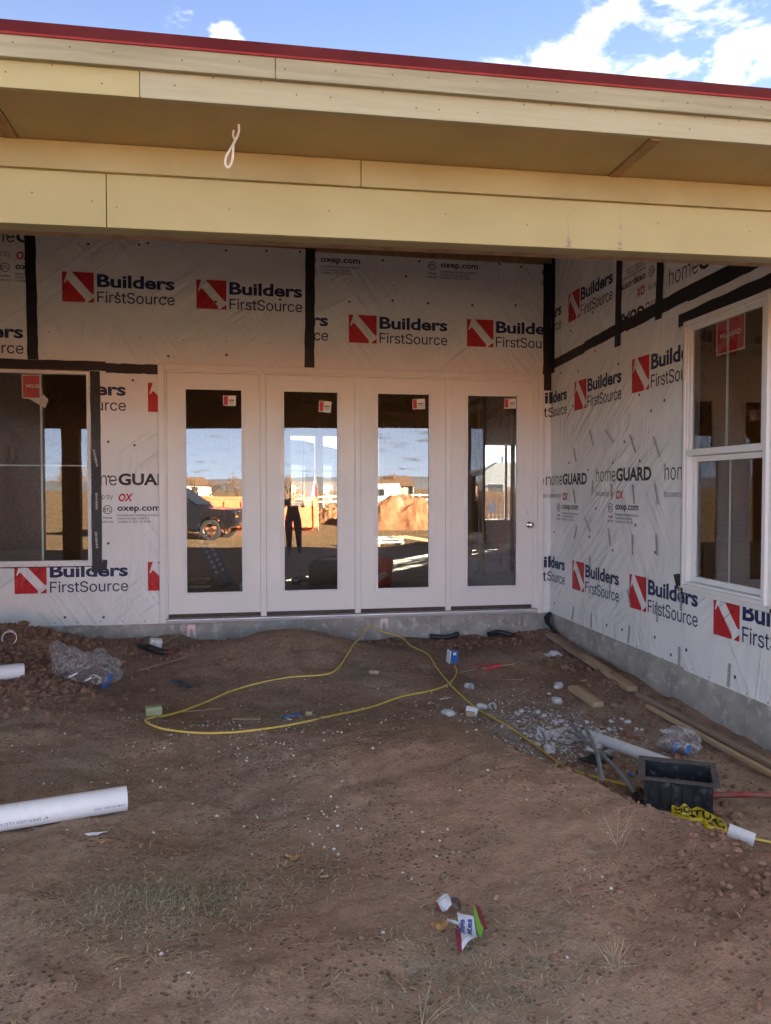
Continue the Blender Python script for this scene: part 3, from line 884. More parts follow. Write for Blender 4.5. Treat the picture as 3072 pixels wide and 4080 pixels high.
mb = MB(); mb.box(HX0, HX1, HY1 - .01, HY1 + .16, -0.9, -0.0735); mb.make('foundation_wall', M['concrete'], house)

# roof: red metal over deck and rafters
mb = MB()
for (ya, yb) in ((-4.935, 4.6), (4.6, 9.6)):
    za, zb = roof_z(ya), roof_z(yb)
    if ya > 0:
        za = roof_z(4.6001)
    mb.prism([(ya, za + .012), (yb, zb + .012), (yb, zb + .034), (ya, za + .034)], HX0 - .5, HX1 + .5,
             lambda u, v, h: (h, u, v + SL * (h - 1.1)))
roof = mb.make('roof', M['red_metal'], house)
mb = MB()
for (ya, yb) in ((-4.91, 4.6), (4.6, 9.5)):
    za, zb = roof_z(ya), roof_z(yb) if yb > 4.6 else roof_z(4.6)
    mb.prism([(ya, za - .012), (yb, zb - .012), (yb, zb + .008), (ya, za + .008)], HX0 - .4, HX1 + .4,
             lambda u, v, h: (h, u, v + SL * (h - 1.1)))
mb.make('deck', M['osb'], roof)
raf = None
k = 0
x = -7.8
while x < 10.9:
    dz = SL * (x - 1.1)
    if raf is None:
        m1 = MB()
        m1.prism([(-4.50, roof_z(-4.50) - .16), (4.55, roof_z(4.55) - .16), (4.55, roof_z(4.55) - .015), (-4.50, roof_z(-4.50) - .015)], -.019, .019, lambda u, v, h: (h, u, v))
        raf = m1.make('rafter', M['stud'], roof, loc=(x, 0, dz))
    else:
        c = raf.copy(); COL.objects.link(c); c.location = (x, 0, dz)
    x += 0.61
mb = MB(); mb.box(HX0, HX1, -0.06, -0.002, 3.665, 3.80, sl=SL / 4); mb.make('ledger', M['stud'], house)

# eave: beam, frieze, soffit, fascia
def eave(name, x0, x1, y0, y1, z0, z1, m, bev=0.002):
    b = MB(); b.box(x0, x1, y0, y1, z0 - SL * 1.1, z1 - SL * 1.1, sl=SL)
    return b.make(name, m, house, bevel=bev)


E0, E1 = HX0 - .4, HX1 + .4
beam_board = eave('beam_board', E0, 0.1065, BY, BY + .022, 2.20, 2.402, M['cream'])
beam_board2 = eave('beam_board', 0.1095, E1, BY, BY + .022, 2.20, 2.402, M['cream'])
eave('frieze_board', E0, 1.0465, BY - .020, BY - .0005, 2.3935, 2.494, M['cream2'])
eave('frieze_board', 1.0495, E1, BY - .020, BY - .0005, 2.3935, 2.494, M['cream2'])
eave('beam_underside', E0, E1, BY + .0225, BY + .085, 2.2015, 2.222, M['cream2'])
eave('beam_core', E0, E1, BY + .0225, BY + .20, 2.2225, 2.40, M['osb'], 0)
eave('top_plate', E0, E1, BY + .0225, BY + .215, 2.4005, 2.44, M['stud'], 0)
eave('soffit_panel', E0, -0.186, FY + .02, BY - .0, 2.496, 2.506, M['soffit'], 0)
eave('soffit_panel', -0.180, 2.068, FY + .02, BY - .0, 2.496, 2.506, M['soffit'], 0)
eave('soffit_panel', 2.074, E1, FY + .02, BY - .0, 2.496, 2.506, M['soffit'], 0)
for xx in (-0.21, 2.095):
    eave('soffit_batten', xx - .022, xx + .022, FY + .02, BY - .021, 2.4905, 2.4955, M['batten'], 0)
fl1 = eave('fascia_board', E0, 0.2785, FY, FY + .0195, 2.495, 2.62, M['cream'])
fl2 = eave('fascia_board', 0.2805, E1, FY, FY + .0195, 2.495, 2.62, M['cream_pale'])
fu1 = eave('fascia_trim', E0, 0.7095, FY - .021, FY - .001, 2.579, 2.648, M['cream_grain'])
fu2 = eave('fascia_trim', 0.7115, E1, FY - .021, FY - .001, 2.579, 2.648, M['cream_grain'])
b = MB()
b.prism([(FY - .022, 2.6455), (FY - .027, 2.646), (FY - .030, 2.6510), (FY - .025, 2.6510)], E0, E1, lambda u, v, h: (h, u, v + SL * (h - 1.1)))
b.make('drip_hem', M['red_hem'], house)
b = MB()
b.prism([(FY - .024, 2.6515), (FY - .0265, 2.6515), (FY - .036, 2.683), (FY - .02, 2.690), (FY + .004, 2.690), (FY + .004, 2.684)], E0, E1, lambda u, v, h: (h, u, v + SL * (h - 1.1)))
b.make('drip_edge', M['red_metal'], house)


def nails(pts, fn, parent, r=0.0028):
    b = MB()
    for u, v in pts:
        c = Vector(fn(u, v)); d = Vector(fn(u, v, 1)) - c; d.normalize()
        T = Matrix.Translation(c) @ d.to_track_quat('Z', 'Y').to_matrix().to_4x4()
        b.lathe([(r, 0), (r * .8, .0008), (0.0001, .0009)], 7, T)
    b.make('nail_heads', M['cap'], parent)['kind'] = 'stuff'


rn = random.Random(3)
eave_dz = lambda x: SL * (x - 1.1)
nails([(-.147, 2.294), (.057, 2.277), (-.6, 2.28)], lambda u, v, h=0: (u, BY - .0002 - h, v), beam_board)
nails([(.144, 2.261), (.549, 2.28), (.926, 2.298), (1.391, 2.316), (1.731, 2.295), (2.307, 2.34), (2.734, 2.329)], lambda u, v, h=0: (u, BY - .0002 - h, v), beam_board2)
pts = [(-.1 + .127 * i + rn.uniform(-.04, .04), 2.53 + eave_dz(-.1 + .127 * i) + rn.choice((0, .012, .04, .045))) for i in range(23)]
nails([p for p in pts if p[0] < .27], lambda u, v, h=0: (u, FY - .0002 - h, v), fl1)
nails([p for p in pts if p[0] > .3], lambda u, v, h=0: (u, FY - .0002 - h, v), fl2)
pts = [(-.1 + .165 * i + rn.uniform(-.05, .05), 2.612 + eave_dz(-.1 + .165 * i) + rn.choice((0, .008, .012))) for i in range(18)]
nails([p for p in pts if p[0] < .7], lambda u, v, h=0: (u, FY - .0212 - h, v), fu1)
nails([p for p in pts if p[0] > .73], lambda u, v, h=0: (u, FY - .0212 - h, v), fu2)
# scuffed bands where straps rubbed the beam
M['scuff'] = mat('blue_grey_scuff', (0.10, 0.115, 0.18), (0.2, 0.2, 0.24), 60, 0.7)
for cx in (1.909, 2.136):
    p = Print()
    for i in range(60):
        t = rn.random() ** 2.2
        z = 2.206 + t * .175 + eave_dz(cx)
        w = (.012 if t < .2 else .005) * rn.uniform(.4, 1.3)
        u = cx + rn.uniform(-.008, .008)
        p.rect(u - w / 2, u + w / 2, z, z + rn.uniform(.0006, .0018), 0)
    p.make('scuff_mark', [M['scuff']], beam_board2, lambda u, v: (u, BY - .0006, v))['kind'] = 'stuff'

crip = None
for i in range(20):                                                # cripple studs between the beam and the rafters
    x = -2.2 + i * .405
    if crip is None:
        crip = MB().box(-.019, .019, BY + .17, BY + .208, 2.442, 2.70).make('cripple_stud', M['stud'], house, loc=(x, 0, 0))
    else:
        c = crip.copy(); COL.objects.link(c); c.location = (x, 0, 0)

# porch posts under the beam, left of the opening and right of the wing
post_mb = MB(); post_mb.box(-.125, .125, -.09, .09, -1.4, 2.18)
post = None
for px in (-2.06, 7.2, -6.4):
    if post is None:
        post = post_mb.make('post', M['stud'], house, loc=(px, BY + .11, 0))
    else:
        c = post.copy(); COL.objects.link(c); c.location = (px, BY + .11, 0)

# ---- housewrap
BW = lambda u, v, h=0.0: (u, -.0024 - h, v)                    # back wall, u = x
RW = lambda u, v, h=0.0: (WXR - .0024 - h, -u, v)              # right wing, u = distance from the corner


def sheet_b(x0, x1, z0, z1, d=0.0):
    b = MB(); b.box(x0, x1, -.0012 - d, .003, z0, z1); return b.make('housewrap_sheet', M['wrap'], house)


def sheet_r(u0, u1, z0, z1, d=0.0):
    b = MB(); b.box(WXR - .0012 - d, WXR + .003, -u1, -u0, z0, z1); return b.make('housewrap_sheet', M['wrap'], house)


s_farleft = sheet_b(WXL, -1.386, 2.40, 3.612)
s_upleft = sheet_b(-1.384, 1.206, 2.405, 3.605)
s_upright = sheet_b(1.208, WXR - .0015, 2.405, 3.585)
s_lap = sheet_b(-1.384, 0.02, 2.4045, 2.665, .0006)
s_mid = sheet_b(-0.884, -0.2005, -0.078, 2.4045)
s_low = sheet_b(WXL, -0.886, -0.072, 0.5295)
s_leftwin = sheet_b(WXL, -1.762, 0.530, 2.40)
s_strip = sheet_b(3.602, WXR - .0015, -0.085, 2.404)
r_a = sheet_r(0.0, 1.45, 2.60, 4.0)
r_b = sheet_r(1.452, 2.11, 2.60, 3.9)
r_c = sheet_r(2.112, 3.55, 2.60, 3.5)
r_low = sheet_r(0.0, 2.499, -0.085, 2.598)
r_under = sheet_r(2.501, 3.55, -0.105, 0.514)
r_over = sheet_r(2.501, 3.55, 2.431, 2.598)
r_side = sheet_r(3.386, 3.55, 0.516, 2.429)
b = MB(); b.box(WXR + .152, HX1, WYR - .004, WYR - .001, -.08, 2.9); b.make('housewrap_sheet', M['wrap'], house)
b = MB(); b.box(WXL - .003, WXL + .001, WYL, -.003, -.08, 3.5); b.make('housewrap_sheet', M['wrap'], house)
b = MB(); b.box(HX0, WXL - .155, WYL - .004, WYL - .001, -.08, 3.3); b.make('housewrap_sheet', M['wrap'], house)

BL = [M['navy'], M['red_print']]
GL = [M['black_print'], M['red_print']]
# back wall prints
for (u, v, sh, clip) in [(-1.117, 2.992, s_upleft, None), (0.108, 2.978, s_upleft, (-1.38, 1.2, 2, 4)),
                         (0.365, 2.706, s_upright, (1.208, 3.75, 2, 4)), (1.594, 2.702, s_upright, None), (2.824, 2.706, s_upright, (1.2, 3.75, 2, 4)),
                         (-2.483, 2.485, s_farleft, (WXL, -1.386, 2.4, 3.7)),
                         (-1.575, 1.972, s_mid, (-0.884, -0.2, 0, 2.4)), (-0.352, 1.972, s_mid, (-0.884, -0.2, 0, 2.4)),
                         (-1.572, 0.243, s_low, (WXL, -0.886, 0, 0.529)), (-1.572, 0.243, s_mid, (-0.884, -0.2, 0, 2.4)),
                         (-0.368, 0.245, s_mid, (-0.884, -0.2, 0, 2.4)),
                         (3.135, 1.985, s_strip, (3.602, WXR - .0015, 0, 2.4)), (3.135, 0.248, s_strip, (3.602, WXR - .0015, 0, 2.4))]:
    d = .0008
    brand_logo(Print(), u, v).make('printed_logo', BL, sh, (lambda u_, v_, d=d: BW(u_, v_, d)), clip)
for (u, v, sh, clip) in [(-1.018, 1.265, s_mid, (-0.884, -0.2, 0, 2.4)), (-1.90, 3.516, s_farleft, (WXL, -1.386, 2.4, 3.611)),
                         (0.94, 3.735, s_upright, (1.208, 3.75, 2, 3.584)), (2.168, 3.745, s_upright, (1.208, 3.75, 2, 3.584)),
                         (3.395, 3.735, s_upright, (1.208, 3.75, 2, 3.584)),
                         (3.52, 1.268, s_strip, (3.602, WXR - .0015, 0, 2.4))]:
    guard_block(Print(), u, v).make('printed_lettering', GL, sh, BW, clip)
# right wing prints (measured spacing on this wall)
for (u, v, w, sh, clip) in [(0.424, 2.89, 0.925, r_a, (0, 1.45, 2.6, 4)), (-0.66, 2.87, 0.905, r_a, (0, 1.45, 2.6, 4)),
                            (0.582, 1.998, 0.94, r_low, (0, 2.499, -.1, 2.6)), (1.703, 2.025, 0.98, r_low, (0, 2.499, -.1, 2.6)),
                            (-0.53, 1.985, 0.93, r_low, (0, 2.499, -.1, 2.6)),
                            (0.561, 0.243, 0.95, r_low, (0, 2.499, -.1, 2.6)), (-0.56, 0.25, 0.94, r_low, (0, 2.499, -.1, 2.6)),
                            (1.694, 0.236, 0.975, r_low, (0, 2.499, -.1, 2.6)), (1.694, 0.236, 0.975, r_under, (2.501, 3.55, -.1, 0.514)),
                            (2.853, 0.232, 1.0, r_under, (2.501, 3.55, -.1, 0.514))]:
    brand_logo(Print(), u, v, w).make('printed_logo', BL, sh, lambda u_, v_: RW(u_, v_, .0008), clip)
for (u, v, k, sh, clip) in [(-0.055, 1.272, 0.955, r_low, (0, 2.499, -.1, 2.6)), (1.058, 1.296, 0.998, r_low, (0, 2.499, -.1, 2.6)),
                            (2.214, 1.298, 1.0, r_low, (0, 2.499, -.1, 2.6)), (2.246, 2.765, 1.0, r_c, (2.112, 3.55, 2.6, 3.5))]:
    guard_block(Print(), u, v, k).make('printed_lettering', GL, sh, RW, clip)
p = Print(); guard_block(p, 0, 0)                                   # this sheet hangs upside down
p.v = [(2.278 - a, 2.722 - bb) for a, bb in p.v]
p.make('printed_lettering', GL, r_b, RW, (1.452, 2.11, 2.6, 3.9))


# ---- black flashing tape
def tape_b(pts, d=0.0):
    b = MB(); b.prism(pts, .0034 + d, .0056 + d, lambda u, v, h: (u, -h, v)); return b.make('flashing_tape', M['tape'], house)


def tape_r(pts, d=0.0):
    b = MB(); b.prism(pts, .0034 + d, .0056 + d, lambda u, v, h: (WXR - h, -u, v)); return b.make('flashing_tape', M['tape'], house)


def ragged(u0, u1, v0, v1, vert=True, seed=1, amp=.0035, shift=0.0):
    q = random.Random(seed); n = 14
    lft, rgt = [], []
    for i in range(n + 1):
        t = i / n
        if vert:
            v = v0 + (v1 - v0) * t
            lft.append((u0 + q.uniform(-amp, amp) + shift * t, v)); rgt.append((u1 + q.uniform(-amp, amp) + shift * t, v))
        else:
            u = u0 + (u1 - u0) * t
            lft.append((u, v1 + q.uniform(-amp, amp) + shift * t)); rgt.append((u, v0 + q.uniform(-amp, amp) + shift * t))
    return lft + rgt[::-1]


tape_b(ragged(-1.430, -1.334, 2.44, 3.612, seed=2, shift=-.012))
tape_b(ragged(1.149, 1.246, 2.436, 3.615, seed=3, shift=.012))
tape_b(ragged(WXL, -0.735, 2.352, 2.440, False, 4), .0024)
tape_b(ragged(-0.735, -0.205, 2.333, 2.425, False, 5), .0024)
tape_b(ragged(-0.876, -0.787, 0.455, 2.348, seed=6))
tape_b(ragged(WXL, -0.876, 0.488, 0.533, False, 7))
tape_b([(-.80, .448), (-.745, .452), (-.738, .55), (-.782, .556), (-.785, .53)], .0026)
tape_b([(-.885, .44), (-.84, .425), (-.79, .452), (-.79, .50), (-.88, .50)], .0026)
tape_b(ragged(3.655, WXR - .006, 2.27, 3.60, seed=8), .0005)
tape_b([(3.60, 2.335), (3.655, 2.33), (3.652, 2.39), (3.60, 2.395)], .0030)
tape_r(ragged(0.006, 0.085, 2.45, 3.66, seed=9), .0005)
tape_r(ragged(1.400, 1.500, 2.462, 3.80, seed=10, shift=.04), .0024)
tape_r(ragged(2.060, 2.155, 2.548, 3.70, seed=11, shift=.06), .0024)
for i, (u0, u1, z0, z1) in enumerate(((0.085, 0.8, 2.49, 2.585), (0.8, 1.6, 2.535, 2.632), (1.6, 2.5, 2.560, 2.665), (2.5, 3.55, 2.585, 2.70))):
    pts = ragged(u0, u1 - .001, z0, z1, False, 20 + i, shift=.036)
    tape_r(pts)
tape_r(ragged(2.39, 3.55, 2.425, 2.517, False, 30, shift=.03), .0028)
tape_r(ragged(2.448, 2.500, 0.50, 2.45, seed=31))
tape_r(ragged(2.50, 3.55, 0.470, 0.530, False, 32))
tape_r([(2.425, .60), (2.36, .585), (2.40, .50), (2.43, .47), (2.52, .46), (2.52, .60)], .0026)
# loose end of tape curling off the corner
b = MB()
cv = [(3.735, -.02, -.085), (3.70, -.05, -.12), (3.69, -.09, -.17), (3.71, -.16, -.22), (3.735, -.24, -.27), (3.735, -.30, -.31)]
vs = []
for i, c in enumerate(cv):
    w = .045 + .012 * math.sin(i * 1.7)
    vs += [(c[0] - w * .5, c[1] + w * .35, c[2] - .012), (c[0], c[1] - .012, c[2] + .012), (c[0] + w * .35, c[1] - w * .55, c[2])]
fs = []
for i in range(len(cv) - 1):
    for j in range(2):
        fs.append((i * 3 + j, i * 3 + j + 1, i * 3 + 4 + j, i * 3 + 3 + j))
b.add(vs, fs); o = b.make('loose_tape_end', M['tape'], house, smooth=False)
so = o.modifiers.new('s', 'SOLIDIFY'); so.thickness = .0015

# ---- fasteners
cap_me = None


def fastener(fn, u, v, r=.0115, parent=house):
    global cap_me
    if cap_me is None:
        q = MB(); q.lathe([(1.0, 0), (1.0, .10), (.8, .17), (.30, .17), (.26, .30), (0.01, .30)], 12)
        o = q.make('cap_nail', M['cap']); cap_me = o.data; bpy.data.objects.remove(o)
    c = Vector(fn(u, v, 0)); d = (Vector(fn(u, v, 1)) - c).normalized()
    o = bpy.data.objects.new('cap_nail', cap_me); COL.objects.link(o)
    o.parent = parent; o.location = c - d * .001; o.rotation_euler = d.to_track_quat('Z', 'Y').to_euler(); o.scale = (r, r, r)


for u, v in [(-.88, 3.54), (-.42, 3.56), (-.34, 3.58), (.39, 3.55), (.78, 3.57), (1.11, 3.58), (-.16, 2.51), (.39, 2.54), (-.62, 3.09), (-.18, 3.07), (.91, 3.1), (.29, 3.05),
             (1.94, 3.54), (2.32, 3.55), (3.17, 3.57), (3.41, 3.55), (2.18, 3.39), (1.6, 3.11), (2.04, 3.14), (2.41, 3.13), (2.88, 3.13), (3.35, 3.15),
             (-.49, 2.27), (-.72, 1.68), (-.48, 1.65), (-.72, 1.35), (-.73, .71), (-1.13, .01), (-.78, 0)]:
    fastener(BW, u, v, .0125)
for u, v in [(-1.24, 2.7), (-.82, 2.68), (-.42, 2.68), (-.02, 2.67), (.39, 2.67), (.81, 2.67), (-1.22, -.04), (-1.02, -.04), (-.81, -.04), (-.61, -.04), (-.4, -.05),
             (1.42, 3.32), (1.62, 3.32), (2.05, 3.30), (2.85, 3.30), (3.05, 3.30)]:
    fastener(BW, u, v, .006)
for u, v in [(1.06, 1.05), (1.78, .93), (.93, .78), (1.39, .69), (2.09, .73), (.1, .78), (.12, .03), (1.29, .01), (1.57, .02), (2.1, .06), (2.33, -.03), (2.53, .05), (3.09, -.01), (1.58, 1.63),
             (2.01, 1.85), (2.2, 1.91), (1.82, 2.0), (1.84, 1.46), (1.38, 1.46), (.46, 1.49), (.89, 1.41), (.54, 2.05), (.66, 2.37), (1.02, 2.5), (1.46, 2.31), (.24, 2.42), (.96, 2.87), (.48, 2.8)]:
    fastener(RW, u, v, .0125)
for u, v in [(.53, .09), (.89, -.07), (1.46, -.06), (1.82, -.07), (2.03, -.08), (2.22, -.08), (2.61, -.07), (2.81, -.08), (3.21, -.09), (3.41, -.09)]:
    fastener(RW, u, v, .006)


def staple_strip(fn, u0, v0, u1, v1, w=.022):
    d = Vector((u1 - u0, v1 - v0)); L_ = d.length; d.normalize(); s = Vector((-d.y, d.x))
    n = 11
    b = MB()
    q = random.Random(int(u0 * 977 + v0 * 3571))
    a0 = Vector((u0, v0))
    P = lambda t, e, h: fn(*(a0 + d * t + s * e), h)
    b.add([P(0, -w / 2, .0062), P(L_, -w / 2, .0062), P(L_, w / 2, .0062), P(0, w / 2, .0062)], [(0, 1, 2, 3)], 1)
    for i in range(n):
        t0 = L_ * i / n; t1 = t0 + L_ / n * .52
        e = w / 2 * q.uniform(.75, 1.25)
        hh = q.uniform(.008, .012)
        vs = [P(t0, -e, .0066), P(t1, -e, .0066), P(t1, e, .0066), P(t0, e, .0066), P(t0, -e, hh), P(t1, -e, hh), P(t1, e, hh), P(t0, e, hh)]
        b.add(vs, [(4, 5, 6, 7), (0, 1, 5, 4), (2, 3, 7, 6), (1, 2, 6, 5), (3, 0, 4, 7)], 0)
    return b.make('staple_strip', [M['staple_w'], M['staple_d']], house)


for a in [(.93, 1.78, 1.01, 1.63), (1.24, 1.76, 1.40, 1.64), (1.69, 1.68, 1.78, 1.53), (2.06, 1.64, 2.15, 1.48), (.59, 1.63, .64, 1.50), (.58, 1.23, .63, 1.09), (1.01, 1.31, .99, 1.19),
          (1.36, 1.28, 1.38, 1.14), (1.74, 1.27, 1.77, 1.11), (2.09, 1.27, 2.13, 1.11), (.67, .87, .61, .74), (.84, .96, .96, .83), (1.32, .88, 1.36, .73), (1.74, .85, 1.75, .68), (2.11, .87, 2.13, .71),
          (.94, .60, .98, .47), (1.35, .43, 1.36, .31), (1.67, .38, 1.73, .24), (2.13, .35, 2.14, .19), (2.45, .51, 2.47, .33), (.61, .07, .57, -.07), (1.0, .08, .99, -.07), (1.71, .08, 1.69, -.07),
          (2.45, .06, 2.45, -.08), (3.04, .07, 3.03, -.09), (2.47, 1.21, 2.47, 1.08), (2.47, .84, 2.475, .68)]:
    staple_strip(RW, *a, w=.02 if a[0] < 2.4 else .026)
for a in [(-.85, 1.60, -.82, 1.44), (-.83, 1.19, -.83, 1.03), (-.84, .82, -.83, .66)]:
    staple_strip(BW, *a, w=.018)
for i in range(6):                                                # left wing, seen mirrored in the window
    staple_strip(lambda u, v, h=0.0: (WXL + .003 + h, -u, v), .4 + .35 * i, .9 + .4 * (i % 3), .42 + .35 * i, .75 + .4 * (i % 3), w=.03)


# ---- foundation straps
def strap(x0, x1, z1, z0):
    b = MB(); w = x1 - x0; y = .0028
    pts = [(x0 + w * .06, z1), (x1 - w * .06, z1), (x1, z0), (x1 - w * .22, z0 + .004), (x1 - w * .38, z1 - (z1 - z0) * .38),
           (x0 + w * .5, z1 - (z1 - z0) * .28), (x0 + w * .38, z1 - (z1 - z0) * .38), (x0 + w * .22, z0), (x0, z0 + .004)]
    b.prism(pts, y, y + .0025, lambda u, v, h: (u, .008 - h, v))
    o = b.make('anchor_strap', M['zinc'], house)
    c = MB()
    for i in range(5):
        for s in (0, 1):
            u = x0 + w * (.14 + .03 * i * (1 if s == 0 else -1)) if s == 0 else x1 - w * (.14 + .03 * i)
            v = z0 + .012 + (z1 - z0 - .02) * i / 4.6
            c.lathe([(.003, 0), (.0025, .0015), (.0002, .0018)], 7, Matrix.Translation((u, .0024, v)) @ Euler((math.pi / 2, 0, 0)).to_matrix().to_4x4())
    c.make('nail_heads', M['cap'], o)['kind'] = 'stuff'


strap(-.005, .078, -.098, -.225); strap(1.912, 1.998, -.098, -.205); strap(3.36, 3.45, -.104, -.22)

# ------------------------------------------------------------------ four-leaf glazed door
def ring(mb, x0, x1, z0, z1, w, y0, y1, mi=0, fn=None):
    """rectangular frame of bar width w, mitred"""
    f = fn or (lambda u, v, h: (u, h, v))
    o = [(x0, z0), (x1, z0), (x1, z1), (x0, z1)]
    i = [(x0 + w, z0 + w), (x1 - w, z0 + w), (x1 - w, z1 - w), (x0 + w, z1 - w)]
    for k in range(4):
        j = (k + 1) % 4
        mb.prism([o[k], o[j], i[j], i[k]], y0, y1, f, mi)


DZ0, DZ1 = 0.010, 2.356
frame_mb = MB()
frame_mb.box(-.257, -.196, -.034, .001, -.075, 2.436)
frame_mb.box(3.596, 3.656, -.034, .001, -.085, 2.436)
frame_mb.box(-.1955, 3.5955, -.034, .001, 2.378, 2.436)
door_frame = frame_mb.make('door_frame', M['door'], house, bevel=.006)
b = MB(); b.box(-.1958, -.179, -.022, .12, -.03, 2.3775); b.make('jamb', M['door'], door_frame, bevel=.002)
b = MB(); b.box(3.545, 3.5958, -.022, .12, -.03, 2.3775); b.make('jamb', M['door'], door_frame, bevel=.002)
b = MB(); b.box(-.1785, 3.5445, -.018, .12, 2.3595, 2.3775); b.make('head_jamb', M['door'], door_frame, bevel=.002)
for i in range(3):
    c = i * .945 + .737
    b = MB(); b.box(c - .029, c + .029, -.020, .10, -.031, 2.359); b.make('mullion', M['door'], door_frame, bevel=.004)
b = MB()
b.prism([(-.052, -.073), (-.055, -.060), (-.040, -.050), (-.038, -.040), (-.010, -.034), (.13, -.031), (.13, -.07)], -.195, 3.595, lambda u, v, h: (h, u, v))
b.make('sill', M['alu'], door_frame)
b = MB(); b.box(-.178, 3.544, .012, .05, -.031, .0095); b.make("door_sweep", M['sweep'], door_frame)

STICK = [(.354, .477, 2.045, 2.146, -.01), (1.291, 1.414, 2.0, 2.111, -.09), (2.249, 2.381, 2.049, 2.153, .05), (3.228, 3.36, 2.074, 2.177, .02)]
for i in range(4):
    g0, g1, z0, z1 = i * .945, i * .945 + .529, .217, 2.197
    x0, x1 = g0 - .177, g1 + .177
    if i == 3:
        x1 = g1 + .180
    d = bpy.data.objects.new('door_leaf', None); COL.objects.link(d); d.parent = house
    d.location = (x0, 0, 0)
    if i == 3:
        d.rotation_euler = (0, 0, -math.radians(0.75))       # the working leaf stands a finger's width ajar
        d['label'] = 'rightmost leaf with knob and deadbolt, slightly ajar'
    W = x1 - x0
    a0, a1 = g0 - x0, g1 - x0
    loc = (0, 0, 0)
    b = MB(); y0, y1 = -.006, .038
    b.box(0, a0 - .03, y0, y1, DZ0, DZ1); b.box(a1 + .03, W, y0, y1, DZ0, DZ1)
    b.box(a0 - .03, a1 + .03, y0, y1, DZ0, z0 - .03); b.box(a0 - .03, a1 + .03, y0, y1, z1 + .03, DZ1)
    b.make('panel', M['door'], d, loc=loc)
    b = MB()
    ring(b, a0 - .042, a1 + .042, z0 - .042, z1 + .042, .016, -.013, -.0062)
    ring(b, a0 - .026, a1 + .026, z0 - .026, z1 + .026, .012, -.018, .006)
    ring(b, a0 - .014, a1 + .014, z0 - .014, z1 + .014, .014, -.012, .006)
    b.make('lite_frame', M['vinyl'], d, loc=loc, bevel=.002)
    b = MB(); b.add([(a0 - .001, .004, z0 - .001), (a1 + .001, .004, z0 - .001), (a1 + .001, .004, z1 + .001), (a0 - .001, .004, z1 + .001)], [(0, 1, 2, 3)])
    b.make('glass_pane', M['glass_door'], d, loc=loc)
    b = MB(); ring(b, a0 - .001, a1 + .001, z0 - .001, z1 + .001, .006, .0045, .0075); b.make('spacer', M['rubber'], d, loc=loc)
    s0, s1, t0, t1, rot = STICK[i]
    st = Print()
    st.rect(s0, s1, t0, t1, 0)
    cx, cz = (s0 + s1) / 2, (t0 + t1) / 2
    p2 = Print(); p2.rect(s0 + .006, s0 + .046, t0 + .008, t1 - .006, 1)
    p2.rect(s0 + .055, s1 - .016, cz + .000, cz + .010, 2); p2.rect(s0 + .062, s1 - .018, cz - .014, cz - .009, 2); p2.rect(s0 + .058, s1 - .02, cz - .032, cz - .029, 2)
    for pr, yy in ((st, .0008), (p2, .0003)):
        ca, sa = math.cos(rot), math.sin(rot)
        pr.v = [(cx - x0 + (u - cx) * ca - (v - cz) * sa, cz + (u - cx) * sa + (v - cz) * ca) for u, v in pr.v]
        pr.make('sticker' if pr is st else 'sticker_print', [M['sticker_w'], M['sticker_r'], M['ink']], d, lambda u, v, yy=yy: (u, .0028 + yy - .0006, v))
    if i == 3:
        kx = 3.512 - x0
        T = Matrix.Translation((kx, -.006, .853)) @ Euler((math.pi / 2, 0, 0)).to_matrix().to_4x4()
        b = MB(); b.lathe([(.036, 0), (.036, .004), (.030, .010), (.014, .014), (.013, .030), (.020, .036), (.029, .046), (.031, .056), (.027, .066), (.014, .071), (.001, .072)], 24, T)
        b.make('knob', M['nickel'], d, smooth=True, loc=loc)
        T = Matrix.Translation((3.500 - x0, -.006, .994)) @ Euler((math.pi / 2, 0, 0)).to_matrix().to_4x4()
        b = MB(); b.lathe([(.031, 0), (.031, .008), (.028, .014), (.001, .015)], 24, T)
        b.make('deadbolt', M['vinyl'], d, smooth=True, loc=loc)
# the doors' empties sit under the house: keep their parts local
for o in list(bpy.data.objects):
    if o.parent and o.parent.name.startswith('door_leaf'):
        o.matrix_parent_inverse = Matrix.Identity(4)

# ------------------------------------------------------------------ windows
def sticker_print(fn, u0, u1, v0, v1, txt, parent):
    p = Print(); p.rect(u0, u1, v0, v1, 0); o = p.make('sticker', [M['sticker_w']], parent, lambda u, v: fn(u, v, .0002))
    q = Print(); m = (u1 - u0) * .035
    q.rect(u0 + m, u1 - m, v0 + m, v1 - m, 0)
    q.make('sticker_print', [M['sticker_r']], parent, lambda u, v: fn(u, v, .0006))
    w = (u1 - u0)
    q = Print(); q.text(txt, u0 + w * .14, u1 - w * .12, v0 + (v1 - v0) * .46, v0 + (v1 - v0) * .60, 0, bold=.03)
    q.make('sticker_lettering', [M['sticker_w']], parent, lambda u, v: fn(u, v, .0010))


# fixed window, back wall
b = MB(); x0, x1, z0, z1 = WIN_L
ring(b, x0 - .006, x1 + .006, z0 - .007, z1 + .007, .016, -.020, .05)
ring(b, x0 + .010, x1 - .010, z0 + .009, z1 - .009, .014, -.026, .05)
winL = b.make('window', M['vinyl'], house, bevel=.003)
b = MB(); b.box(x0 - .02, x1 + .006, -.0085, -.006, z0 - .032, z0 - .0075); fl = b.make('nail_flange', M['vinyl'], winL)
for i in range(8):
    fastener(lambda u, v, h=0: (u, -.009 - h, v), x1 - .03 - i * .118, z0 - .02, .0045, winL)
b = MB(); b.add([(x0 + .02, .012, z0 + .02), (x1 - .02, .012, z0 + .02), (x1 - .02, .012, z1 - .02), (x0 + .02, .012, z1 - .02)], [(0, 1, 2, 3)])
b.make('glass_pane', M['glass_win'], winL)
b = MB(); b.box(-1.331, -1.315, .016, .022, z0 + .02, z1 - .02); b.make('grille_bar', M['muntin'], winL)
